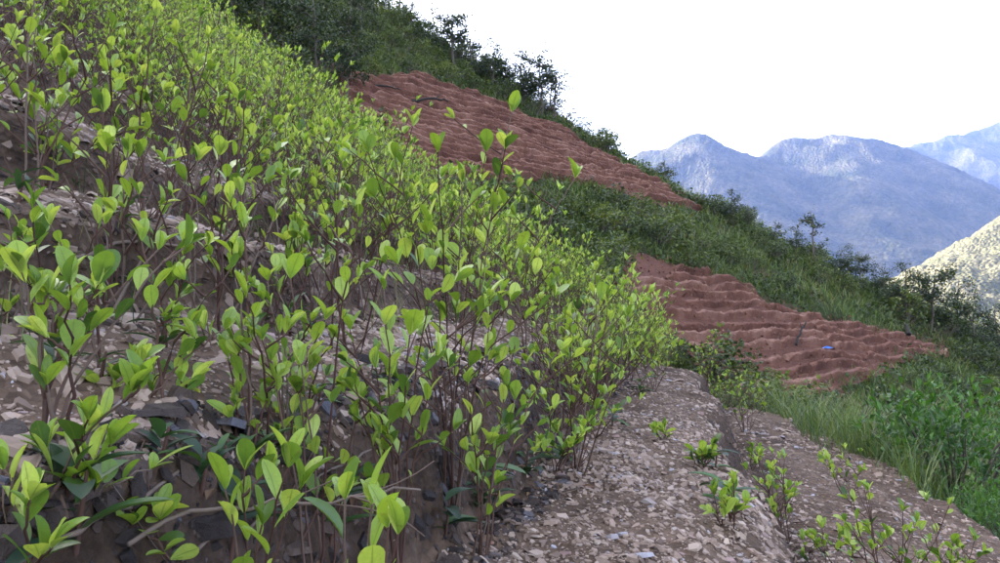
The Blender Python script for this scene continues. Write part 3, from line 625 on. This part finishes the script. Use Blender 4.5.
for i in range(8):
    gg = np.random.default_rng(200 + i); tb, lv = shrub(gg, gg.uniform(.6, .85), 5, 9, .075, 3, (.1, -.05), .5, .62, .3)
    mb = MB(); A = [np.array(a) for a in zip(*lv)]; mb.leaves(*A, LEAF2); ms = MB()
    for P_, r_, t_ in tb[::4]: ms.tube(P_[[0, 4, 7]] if len(P_) > 7 else P_[[0, 2, 4]], (.007, .003), 3, t_)
    FAR.append((mb, ms))
mf = MB(); mst = MB()
for (d, k, u, x, y, z, px) in rest[260:]:
    i = g2.integers(8); a = g2.random() * 6.28; s = g2.uniform(.55, 1.35); tj = g2.normal(0, .13); c_, s_ = math.cos(a) * s, math.sin(a) * s
    R = np.array([(c_, -s_, 0), (s_, c_, 0), (0, 0, s)])
    for src, dst in zip(FAR[i], (mf, mst)):
        V0 = np.concatenate(src.V) @ R.T + (x, y, z); n0 = dst.n; T0 = np.concatenate(src.T)
        for f in src.F: dst.F.append(f + n0)
        dst.V.append(V0); dst.T.append(np.clip(T0 + tj, 0, 1)); dst.n += len(V0)
fr = obj('coca_stand', mf.me('coca_stand', M_fol)); tag(fr, 'dense stand of coca shrubs covering the far terraces of the slope', 'shrubs', None, 'stuff')
obj('stems', mst.me('stems', M_stem), fr)['kind'] = 'stuff'
print('rows', len(cand), len(nearN), 'leaf objects', n_leaf_obj)

# young shrubs on the lower benches, each set where it grows
def lower_shrub(px, py, h, nst, nl, label, size=.05, young=.55, tilt=.55, twigs=3, fn=Hn):
    P = hit(px, py, fn)
    if P is None: return
    gg = np.random.default_rng(hash_str(label) % 9999)
    near_shrub((P[0], P[1], float(fn(P[0], P[1]))), shrub(gg, h, nst, nl, size, twigs, (.0, 0), tilt, young, .3), label)
lower_shrub(788, 543, .46, 6, 6, 'bushy young coca shrub in the centre of the lower bench')
lower_shrub(882, 600, .46, 6, 6, 'upright young coca shrub with a dark stem on the lower bench, bottom right')
lower_shrub(732, 527, .17, 3, 4, 'tiny coca sprout at the foot of the gravel bank')
lower_shrub(700, 470, .12, 3, 3, 'small sprig growing out of the gravel lip')
lower_shrub(664, 440, .10, 2, 3, 'smallest sprig lying on the gravel path')
lower_shrub(945, 590, .28, 4, 5, 'low leafy coca plant cut off by the bottom right edge')
lower_shrub(828, 580, .26, 4, 5, 'low coca plant at the bottom edge between the two young shrubs')
lower_shrub(752, 470, .22, 4, 5, 'small coca plant beside the ditch under the gravel bank')
lower_shrub(850, 500, .34, 4, 6, 'young coca shrub further along the lower bench')
lower_shrub(745, 432, .62, 7, 9, 'leafy coca shrub nearest on the grassy strip right of the gravel path')
lower_shrub(725, 410, .7, 7, 9, 'tall coca shrub behind the gravel bank lip', .055)
lower_shrub(770, 405, .55, 6, 8, 'rounded coca shrub at the far end of the lower bench', .055)
lower_shrub(706, 385, .7, 7, 9, 'coca shrub where the gravel path ends', .055)
lower_shrub(650, 392, .5, 6, 8, 'low coca shrub hanging over the far gravel path', .055)

# ------------------------------------------------------------------ weeds, twigs, grass near the path
def weed(px, py, n, size, label, mat=None, group='dark leafy weeds under the coca rows', upb=.5, w=.34):
    P = hit(px, py, Hn)
    if P is None: return
    gg = np.random.default_rng(hash_str(label) % 9999); root = empty('weed', (P[0], P[1], float(Hn(P[0], P[1])))); tag(root, label, 'weed', group)
    tv, tf, tuv = leaf_tpl(w, 7, .2, .45, .5)
    mes = [mesh_np('leaf', tv, tf, mat or M_dark, True, np.full(len(tv), t), tuv) for t in (.1, .5, .9)]
    mb = MB(); mb.tube(path((0, 0, -.02), (0.01, 0, size * .8), np.zeros(3), 4), (.004, .002), 5, .3); obj('stems', mb.me('stems', M_stem, True), root)
    for k in range(n):
        a = k * 2.4 + gg.random(); d = nz(np.array([math.cos(a), math.sin(a), upb * gg.uniform(.4, 1.8)])); p = np.array([0, 0, size * .8 * gg.random()])
        Mx = np.eye(4); Mx[:3, :3] = leaf_basis(d[None], np.array([[0, 0, 1.0]]))[0] * size * gg.uniform(.6, 1.15); Mx[:3, 3] = p
        o = obj('leaf', mes[gg.integers(3)], root); o.matrix_local = Matrix(Mx.tolist())
weed(478, 512, 11, .13, 'dark broad-leaved weed at the foot of the row beside the gravel path')
weed(525, 478, 9, .11, 'dark rosette weed just behind the front weed')
weed(445, 540, 8, .10, 'dark weed at the bottom edge where the path begins')
weed(562, 462, 8, .10, 'dark weed under the leaning shrub')
weed(612, 425, 8, .10, 'bluish weed at the left rim of the gravel path')
weed(640, 395, 9, .13, 'dark weed under the far shrubs by the path')
weed(330, 545, 9, .11, 'dark green weed at the bottom centre under the shrubs', None)
weed(230, 555, 7, .10, 'dark weed below the dead twigs')
weed(75, 545, 8, .10, 'dark bluish weed in the lower left corner')
weed(725, 505, 7, .11, 'dark weed in the ditch under the gravel bank')
weed(715, 470, 6, .09, 'small dark weed on the gravel bank face')
weed(160, 350, 7, .07, 'small dark weed on the gravel bench at left')
weed(290, 330, 7, .08, 'narrow-leaved weed on the bench at left', None, 'dark leafy weeds under the coca rows', .9, .2)
weed(350, 250, 7, .12, 'dark weed on the higher bench left of the middle shrubs')
wp = sorted((g2.uniform(10, 380), g2.uniform(150, 540)) for k in range(24)); c = 0
for (a_, b_) in wp:
    P = hit(a_, b_, Hn)
    if P is not None and P[1] > 1.0:
        c += 1; weed(a_, b_ + 2, int(g2.integers(5, 9)), g2.uniform(.04, .07), 'small dark weed on the left terraces, %s from the left edge' % ordinal(c), None, 'small weeds on the left terraces', g2.uniform(.4, 1.2), g2.uniform(.2, .4))
def twig(pts, r, label, fork=2):
    gg = np.random.default_rng(hash_str(label) % 999); W = np.array([at(*p) for p in pts])
    t = np.linspace(0, 1, 14); s = np.linspace(0, 1, len(W)); P = np.stack([np.interp(t, s, W[:, i]) for i in range(3)], -1); P[1:-1] = (P[:-2] + P[1:-1] * 2 + P[2:]) / 4
    P[1:-1] += gg.normal(0, .004, (12, 3)); o = P.mean(0); mb = MB(); mb.tube(P - o, (r, r * .5), 6, .85)
    for k in range(fork):
        i = gg.integers(3, 11); d = nz(gg.normal(0, 1, 3) + (P[-1] - P[0]) * 2 / np.linalg.norm(P[-1] - P[0])); mb.tube(path(P[i] - o, P[i] - o + d * .12, gg.normal(0, .02, 3), 5), (r * .5, r * .25), 5, .7)
    tag(obj('dead_branch', mb.me('dead_branch', M_stem, True), None, o), label, 'branch', 'dead branches lying under the shrubs')
def ground_pt(px, py, lift=.012): 
    P = hit(px, py, Hn); return (px, py, P[1] * (1 - lift / np.linalg.norm(P)))
def twig_g(pxs, r, label, fork=2): twig([ground_pt(*p) for p in pxs], r, label, fork)
twig([ (128, 545, .9), (190, 505, .97), (260, 508, 1.0), (345, 495, 1.0), (420, 490, 1.05)], .0034, 'long arching grey dead branch low across the lower left', 4)
twig_g([(60, 540), (140, 500), (215, 440)], .004, 'dead branch leaning on the dark riser at left', 2)
twig_g([(180, 560), (250, 520), (330, 470)], .0035, 'second dead branch lying under the arching one', 3)
twig_g([(60, 395), (90, 350), (130, 330)], .003, 'pale dry twig on the gravel bench at far left', 1)
twig_g([(330, 470), (400, 440), (450, 400)], .003, 'dry twig slanting up under the middle shrubs', 2)
twig_g([(60, 262), (120, 240), (190, 246)], .006, 'pale fallen stick lying along the upper bench at left', 1)

BLADE_W = (BLADE[0] * np.array([(5.5, 1, 1)]), BLADE[1])
def grass(name, label, pts, g, n, hmin, hmax, mat, spread, tmin, tmax, fn, tpl=BLADE):
    pos = []; 
    for (x, y) in pts:
        k = n; X = x + g.normal(0, spread, k); Y = y + g.normal(0, spread, k); pos.append(np.stack([X, Y], -1))
    pos = np.concatenate(pos); z = fn(pos[:, 0], pos[:, 1]) - .02; N = len(pos); a = g.random(N) * 6.28; le = g.uniform(.1, .7, N)
    d = nz(np.stack([np.cos(a) * le, np.sin(a) * le, np.ones(N)], -1)); nr = nz(np.stack([-np.cos(a), -np.sin(a), np.full(N, .5)], -1))
    mb = MB(); mb.leaves(np.column_stack([pos, z]), d, -nr * -1, g.uniform(hmin, hmax, N), np.clip(g.uniform(tmin, tmax, N) + .5 * fbm(pos[:, 0] * .4, pos[:, 1] * .4, 61, 2), 0, 1), tpl)
    o = obj(name, mb.me(name, mat)); tag(o, label, 'grass', None, 'stuff'); return o
g3 = np.random.default_rng(77)
pts = []
for k in range(420):
    u, v = g3.uniform(6.8, 15), -1.85 - abs(g3.normal(0, 1.2)) + .15
    if u > 8: v += .75 * g3.random()
    pts.append(xy_of(u, v))
grass('grass', 'tall feathery grass along the edge of the lower bench', pts, g3, 26, .25, .75, M_grass, .11, .2, .95, Hn)
pts = [xy_of(g3.uniform(3.0, 8), -1.95 - abs(g3.normal(0, .35))) for k in range(150)]
grass('grass', 'dark rank grass round the green bush at right', pts, g3, 22, .12, .45, M_grass, .10, .0, .6, Hn)
pts = [xy_of(g3.uniform(.8, 9), b + g3.normal(-.03, .08)) for b in (BACK[1], BACK[2], BACK[3], BACK[4], BACK[5]) for k in range(60)]
grass('grass', 'thin bluish grass sprouting along the terrace risers at left', pts, g3, 9, .06, .24, M_grass, .04, .0, 1.1, Hn)

# ------------------------------------------------------------------ bushes and trees
def bush_data(g, h, w, nclump, nleaf, size, tpl, mat, trunk=True, mean=.45, upright=.4, airy=.3, barkm=None, stemh=.15, vert=.25):
    mb = MB(); st = MB(); 
    for i in range(nclump):
        a = g.random() * 6.28; r = math.sqrt(g.random()) * w; zt = h * (stemh + (1 - stemh) * g.random() ** .7) * (1 - .45 * (r / w) ** 2)
        c = np.array([math.cos(a) * r, math.sin(a) * r, zt]); P = path((g.normal(0, .03 * w), g.normal(0, .03 * w), -.1 * h), c, np.array([0, 0, .12 * h]) , 6, .012 * h, g)
        st.tube(P, (.018 * h * g.uniform(.6, 1.2), .004 * h), 4, g.random())
        R = w * g.uniform(.18, .42) * (1 + airy * g.normal() * .3); nl = max(4, int(nleaf / nclump * g.uniform(.6, 1.5)))
        o = g.normal(0, 1, (nl, 3)); o = o / np.linalg.norm(o, axis=1)[:, None] * (g.random((nl, 1)) ** .45) * R; o[:, 2] *= .8
        d = nz(o / R + g.normal(0, .6, (nl, 3)) + (0, 0, upright)); nr = nz(g.normal(0, .5, (nl, 3)) + (0, 0, 1))
        p = c + o; p[:, 2] = np.maximum(p[:, 2], .01 * h)
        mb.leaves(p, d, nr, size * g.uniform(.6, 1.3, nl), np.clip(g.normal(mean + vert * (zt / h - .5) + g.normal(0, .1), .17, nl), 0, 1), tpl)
    return st.me('stems', barkm or M_bark, True), mb.me('foliage', mat)
def tree_data(g, h, w, limbs, nleaf, size, mat, lean=.1, start=.35, sparse=1.0):
    st = MB(); mb = MB(); tip = np.array([g.normal(0, lean * h), g.normal(0, lean * h), h * .92]); T = path((0, 0, -.12 * h), tip, g.normal(0, .06 * h, 3), 10, .012 * h, g)
    st.tube(T, (.022 * h, .005 * h), 6, .5); ends = [T[-1], T[-2]]
    for i in range(limbs):
        t = g.uniform(start, .97); k = int(t * 9); a = i * 2.4 + g.random(); L = w * g.uniform(.5, 1.1) * (1.15 - t * .5)
        d = nz(np.array([math.cos(a), math.sin(a), g.uniform(.1, .9)])); P = path(T[k], T[k] + d * L, np.array([0, 0, .1 * L]), 6, .02 * h * .5, g)
        st.tube(P, (.009 * h, .003 * h), 4, .5); ends += [P[-1], P[-2], P[3]]
        for j in range(2):
            Q = path(P[g.integers(2, 5)], P[-1] + g.normal(0, .28 * L, 3), np.zeros(3), 4, .01 * h, g); st.tube(Q, (.004 * h, .0015 * h), 3, .5); ends += [Q[-1], Q[-2]]
    for e in ends:
        if g.random() > sparse: continue
        nl = max(3, int(nleaf / len(ends) * g.uniform(.4, 1.7))); R = w * g.uniform(.12, .30)
        o = g.normal(0, .6, (nl, 3)) * R; o[:, 2] *= .75
        mb.leaves(e + o, nz(g.normal(0, 1, (nl, 3)) + (0, 0, -.1)), nz(g.normal(0, .6, (nl, 3)) + (0, 0, 1)), size * g.uniform(.6, 1.3, nl), np.clip(g.normal(.5 + g.normal(0, .15), .2, nl), 0, 1), LEAFB)
    return st.me('trunk', M_bark, True), mb.me('crown', mat)
g4 = np.random.default_rng(91)
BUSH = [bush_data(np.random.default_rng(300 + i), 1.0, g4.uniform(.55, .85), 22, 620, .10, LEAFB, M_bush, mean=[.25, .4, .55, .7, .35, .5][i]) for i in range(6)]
DRY = [bush_data(np.random.default_rng(330 + i), 1.0, .7, 20, 260, .06, LEAF2, M_dry, mean=.5) for i in range(2)]
TREE = [tree_data(np.random.default_rng(350 + i), 1.0, [.36, .30, .42, .26, .38][i], [14, 10, 16, 8, 12][i], [1700, 900, 2100, 520, 1200][i], .036, M_tree, .10, [.3, .4, .25, .45, .35][i], [1, .8, 1, .6, .85][i]) for i in range(5)]
def plant(kind, name, cat, P, s, label, group, stretch=1.0):
    st, fo = kind; root = empty(name, P, g4.random() * 6.28, s); root.scale = (s * g4.uniform(.85, 1.2) / stretch, s * g4.uniform(.85, 1.2) / stretch, s * stretch)
    tag(root, label, cat, group); obj(st.name.split('.')[0], st, root); obj(fo.name.split('.')[0], fo, root)
def onspur(px, py, up=0.0):
    p, q = plane_pq(px, py); x, y = xy_pq(p, q); return np.array([x, y, float(Hs(x, y)) - up])
# shrubs scattered over the spur, outside the two fields
MARKS = [((372, 10), 'leftmost skyline tree'), ((478, 78), 'first skyline tree cluster'), ((545, 108), 'second skyline tree cluster'), ((640, 170), 'falling skyline corner of the upper red field'), ((690, 206), 'right tip of the upper red field'),
    ((730, 224), 'dense low skyline tree'), ((818, 270), 'lone thin skyline tree'), ((650, 262), 'top corner of the lower red field'), ((740, 290), 'upper rim of the lower red field'), ((826, 361), 'blue plastic scrap'), ((908, 340), 'charred stump'),
    ((985, 345), 'trees under the sunlit hill'), ((318, 70), 'large dark tree behind the coca slope'), ((560, 185), 'lower rim of the upper red field'), ((870, 390), 'foot of the lower red field')]
LOOK = ['very dark', 'dark green', 'mid green', 'pale green', 'dull green', 'fresh green', 'grey dry']
spots = []; tries = 0
while len(spots) < 290 and tries < 30000:
    tries += 1; x = g4.uniform(-22, 45); y = g4.uniform(24, 76)
    if crest_t(x, y) > .3: continue
    p, q = pq_of(x, y); z = float(Hs(x, y))
    if float(Hn(x, y)) > z - .5: continue
    if inpoly(np.array(p), np.array(q), UPPER) or inpoly(np.array(p), np.array(q), LOWER): continue
    px, py, d = topix((x, y, z))
    if px < 150 or px > 1040 or py < -40 or py > 430: continue
    if px > 690 and py > 385 and g4.random() < .6: continue
    band = not ((py < 100 and px < 420) or (px < 700 and py < 190) or (px > 860 and py > 290))
    if not band and g4.random() < .25: continue
    if inpoly(np.array(p), np.array(q - 1.5), UPPER) and g4.random() < .5: continue
    s = g4.uniform(.6, 1.4) if band else g4.uniform(.8, 2.1)
    if band and g4.random() < .2: s *= 1.5
    if inpoly(np.array(p), np.array(q + 2.2), LOWER) or inpoly(np.array(p), np.array(q + 1.2), UPPER): s = min(s, .7)
    i = g4.integers(6) if g4.random() > .12 else 6
    dm = [(px - m[0][0]) ** 2 + (py - m[0][1]) ** 2 for m in MARKS]; j = int(np.argmin(dm)); mx_, my_ = MARKS[j][0]
    rel = ('left of' if px < mx_ else 'right of') if abs(px - mx_) > abs(py - my_) else ('above' if py < my_ else 'below')
    lb = '%s %s bush %s the %s' % ('small' if s < .9 else 'middling' if s < 1.5 else 'large', LOOK[i], rel, MARKS[j][1])
    spots.append((lb, dm[j], (x, y, z - .05), s, i, MARKS[j][1]))
spots.sort(key=lambda r: r[:2]); seen = {}
for (lb, _, P, s, i, mk) in spots:
    seen[lb] = seen.get(lb, 0) + 1; c = seen[lb]
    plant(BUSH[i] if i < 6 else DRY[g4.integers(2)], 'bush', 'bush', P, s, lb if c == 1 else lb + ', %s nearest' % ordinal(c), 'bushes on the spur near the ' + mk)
# low undergrowth between the bushes
N = 40000; x = g4.uniform(-24, 48, N); y = g4.uniform(22, 78, N); p, q = pq_of(x, y)
ok = (crest_t(x, y) < .6) & ~inpoly(p, q, UPPER) & ~inpoly(p, q, LOWER) & (fbm(x * .5, y * .5, 95, 3) > -.1) & (Hn(x, y) < Hs(x, y)); x, y = x[ok], y[ok]; N = len(x)
rep = 3; X = np.repeat(x, rep) + g4.normal(0, .16, N * rep); Y = np.repeat(y, rep) + g4.normal(0, .16, N * rep); hh = np.abs(g4.normal(0, .28, N * rep)) * (.6 + 1.2 * np.clip(fbm(X * .8, Y * .8, 97, 2) + .3, 0, 1))
mb = MB(); mb.leaves(np.stack([X, Y, Hs(X, Y) + hh], -1), nz(g4.normal(0, 1, (N * rep, 3)) + (0, 0, .6)), nz(g4.normal(0, .6, (N * rep, 3)) + (0, 0, 1)), g4.uniform(.12, .32, N * rep), np.clip(.42 + .5 * fbm(X * .3, Y * .3, 98, 3) + g4.normal(0, .15, N * rep), 0, 1), LEAFB)
o = obj('undergrowth', mb.me('undergrowth', M_bush)); tag(o, 'low leafy undergrowth covering the spur between the bushes', 'undergrowth', None, 'stuff')
# grass over the spur
N = 6500; x = g4.uniform(-24, 48, N * 3); y = g4.uniform(22, 78, N * 3); p, q = pq_of(x, y)
ok = (crest_t(x, y) < .6) & ~inpoly(p, q, UPPER) & ~inpoly(p, q, LOWER) & (fbm(x * .25, y * .25, 90, 3) > -.25) & (Hn(x, y) < Hs(x, y)); pts = np.stack([x[ok], y[ok]], -1)[:N]
grass('grass', 'rough green grass covering the scrub slopes of the spur', pts, g4, 9, .3, .85, M_grass, .3, .15, .95, Hs, BLADE_W)
# trees on the skyline and the right end, one by one
sky_trees = [(372, 8, 4.2, 2, 'dense dark tree at the top of the skyline, leftmost'), (395, 12, 5.0, 3, 'thin bare-topped tree on the skyline beside the leftmost tree'), (412, 28, 2.6, 1, 'small airy tree on the skyline third from the left'),
    (432, 40, 2.4, 4, 'short tree on the skyline left of the big cluster'), (455, 62, 4.2, 0, 'tall feathery tree standing up from the skyline above the red terraces'), (474, 72, 3.3, 4, 'bushy tree leaning right in the skyline cluster'),
    (492, 80, 3.2, 2, 'rounded tree at the right of the first skyline cluster'), (506, 86, 2.6, 1, 'small tree ending the first skyline cluster'), (526, 96, 3.2, 2, 'dense tree starting the second skyline cluster'),
    (543, 108, 4.2, 0, 'tallest tree of the second skyline cluster'), (552, 112, 3.2, 4, 'tree with open crown in the second skyline cluster'), (558, 112, 3.8, 3, 'thin leaning sapling at the end of the second skyline cluster'),
    (571, 115, 1.4, 1, 'small round shrub tree alone on the skyline'), (610, 140, 1.6, 4, 'low tree on the falling skyline above the red field corner'), (665, 178, 1.5, 1, 'small tree on the skyline before the far mountain'),
    (730, 222, 2.0, 2, 'dense low tree on the skyline before the lit mountain flank'), (748, 230, 1.5, 4, 'small tree just right of the dense low skyline tree'), (776, 246, 1.6, 1, 'airy sapling on the skyline left of the lone tree'),
    (796, 252, 1.7, 2, 'dark round tree beside the lone tree'), (818, 268, 3.6, 3, 'lone thin tree standing against the blue mountain'), (840, 275, 2.0, 2, 'low dense tree right of the lone thin tree'),
    (862, 285, 2.2, 0, 'feathery tree on the lower skyline'), (886, 296, 2.2, 2, 'dark tree where the skyline meets the sunlit hill'), (905, 312, 3.0, 2, 'broad dark tree above the end of the lower red terraces'),
    (930, 325, 3.4, 0, 'large dark tree at the right end of the lower skyline'), (955, 330, 3.2, 2, 'dark tree before the foot of the sunlit hill'), (980, 345, 3.2, 4, 'dark tree near the right edge below the sunlit hill'), (1000, 352, 3.2, 2, 'dark tree cut by the right edge below the sunlit hill')]
for (px, py, s, i, lb) in sky_trees:
    P = onspur(px, py + 6); t = crest_t(P[0], P[1])
    if t > .5: P[1] -= t; P[2] = float(Hs(P[0], P[1]))
    plant(TREE[i], 'tree', 'tree', P, s * 1.3, lb, 'trees along the spur')
# dark trees behind the coca slope at the upper left
for (px, py, s, i, lb) in [(345, 95, 4.5, 0, 'dark tree at the left end of the upper red terraces'), (318, 70, 5.5, 2, 'large dark tree behind the coca slope'), (292, 45, 5.5, 2, 'dark tree left of the large one behind the coca slope'), (262, 30, 5, 0, 'tree with open crown behind the coca slope near the top edge'),
        (235, 15, 5, 4, 'thin-crowned tree at the top edge behind the coca slope'), (205, 5, 4.5, 3, 'bare pale tree at the top edge behind the coca slope'), (345, 40, 4, 2, 'dark tree higher on the spur behind the large one'), (360, 22, 3.6, 0, 'dark tree just under the skyline at its highest point')]:
    P = hit(px, py + 12); 
    if P is None: P = onspur(px, py + 12)
    plant(TREE[i], 'tree', 'tree', (P[0], P[1], float(H(P[0], P[1]))), s * np.linalg.norm(P) / 48, lb, 'dark trees behind the coca slope')
# burnt wood and a scrap of blue plastic left on the red fields
def log(name, P, rz, L, r, bend, label, up=0.0):
    gg = np.random.default_rng(hash_str(label) % 999); mb = MB(); Q = path((-L / 2, 0, 0), (L / 2, 0, up), np.array([0, 0, bend]), 10, .04 * L * .4, gg); mb.tube(Q, (r, r * .5), 7, gg.random())
    mb.tube(path(Q[6], Q[6] + np.array([L * .15, .1 * L, L * .18]), np.zeros(3), 4), (r * .5, r * .25), 5, .5)
    tag(obj(name, mb.me(name, M_char, True), None, P, (0, 0, rz)), label, 'log')
P = onspur(430, 112); log('burnt_log', P + (0, 0, .75), .3, 2.2, .10, .35, 'charred curved log lying on the upper red terraces', .2)
P = onspur(388, 96); log('burnt_log', P + (0, 0, .7), .5, 1.6, .07, .2, 'small charred log near the left end of the upper red terraces')
P = onspur(802, 358); log('burnt_log', P + (0, 0, .5), .9, 1.5, .06, .1, 'charred stick leaning upright on the lower red terraces', 1.0)
P = onspur(908, 340); log('burnt_stump', P + (0, 0, .5), 1.2, .8, .14, .1, 'charred stump at the right end of the lower red terraces', .6)
P = onspur(826, 361); V = np.array([(math.cos(a) * r * .24, math.sin(a) * r * .14, h) for a, r, h in [(k * .79, 1 + .3 * math.sin(k * 3), 0.0 + .03 * (k % 2)) for k in range(8)]] + [(0, 0, .12), (.06, .02, .09)])
Fb = np.array([(k, (k + 1) % 8, 8 if k < 4 else 9) for k in range(8)] + [(0, 8, 9), (4, 9, 8)])
tag(obj('plastic_sheet', mesh_np('plastic_sheet', V, [Fb], tint_mat('blue_plastic', [(0, (.03, .12, .5)), (1, (.06, .2, .6))], .4), False, np.full(10, .5)), None, P + (0, -.2, .5)), 'crumpled scrap of blue plastic on the lower red terraces', 'plastic scrap')

# lush bush and scrub at the right edge of the lower bench
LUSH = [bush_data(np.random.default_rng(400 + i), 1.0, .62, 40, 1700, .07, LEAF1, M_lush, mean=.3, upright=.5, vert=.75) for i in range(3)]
def stand(px, dep): x, y = bxy(px, dep); return (x, y, float(H(x, y)) - .03)
for (px, dep, s, i, lb) in [(950, 6.9, 1.22, 0, 'lush bright green bush beside the lower bench'), (1022, 6.6, .8, 1, 'lower lush bush at the right edge beside the big one'), (892, 9.2, .6, 2, 'small lush bush left of the big one'), (1012, 8, 1.2, 2, 'green bush cut by the right edge above the grass'), (1012, 5.1, .6, 1, 'small lush plant in the grass at the bottom right'), (978, 5.8, .5, 2, 'low lush bush in front of the big one')]:
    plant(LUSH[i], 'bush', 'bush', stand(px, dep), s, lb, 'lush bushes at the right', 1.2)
for (px, dep, s, lb) in [(842, 9.5, .9, 'grey dry scrub before the lower red terraces'), (868, 10.5, 1.0, 'grey dry scrub left of the lush bush'), (975, 13, 1.7, 'dry brown scrub above the lush bush at right'), (945, 14, 1.6, 'dry brown scrub behind the lush bush'), (1000, 15, 1.8, 'dry brown scrub at the right edge under the dark trees'), (925, 17, 1.8, 'dry grey scrub below the charred stump'), (905, 13, 1.5, 'grey dry scrub between the lush bush and the red terraces')]:
    plant(DRY[hash_str(lb) % 2], 'bush', 'bush', stand(px, dep), s, lb, 'dry scrub bushes at the right')
for j, (px, dep) in enumerate([(702, 15), (720, 13.5), (742, 14), (758, 12), (778, 11.5), (800, 10.5)]):
    plant(BUSH[2 + j % 3], 'bush', 'bush', stand(px, dep), g4.uniform(.5, .8), '%s light green bush along the grassy strip, counted from the gravel path' % ORD[j], 'bushes along the grassy strip')

# ------------------------------------------------------------------ air over the valley
def box(name, x0, x1, y0, y1, z0, z1, mat):
    V = [(x, y, z) for z in (z0, z1) for y in (y0, y1) for x in (x0, x1)]
    return obj(name, mesh_np(name, V, [np.array([(0, 2, 3, 1), (4, 5, 7, 6), (0, 1, 5, 4), (2, 6, 7, 3), (0, 4, 6, 2), (1, 3, 7, 5)])], mat))
m = bpy.data.materials.new('valley_air'); m.use_nodes = True; n = m.node_tree.nodes; n.remove(n['Principled BSDF'])
pv = n.new('ShaderNodeVolumePrincipled'); pv.inputs['Color'].default_value = (0.30, 0.45, 1.0, 1); pv.inputs['Density'].default_value = 0.000058; pv.inputs['Anisotropy'].default_value = 0.1
m.node_tree.links.new(pv.outputs[0], n['Material Output'].inputs['Volume'])
hz = box('haze', -9100, 12100, -300, 12100, -431, 1900, m); tag(hz, 'blue haze hanging in the valley', None, None, 'stuff')
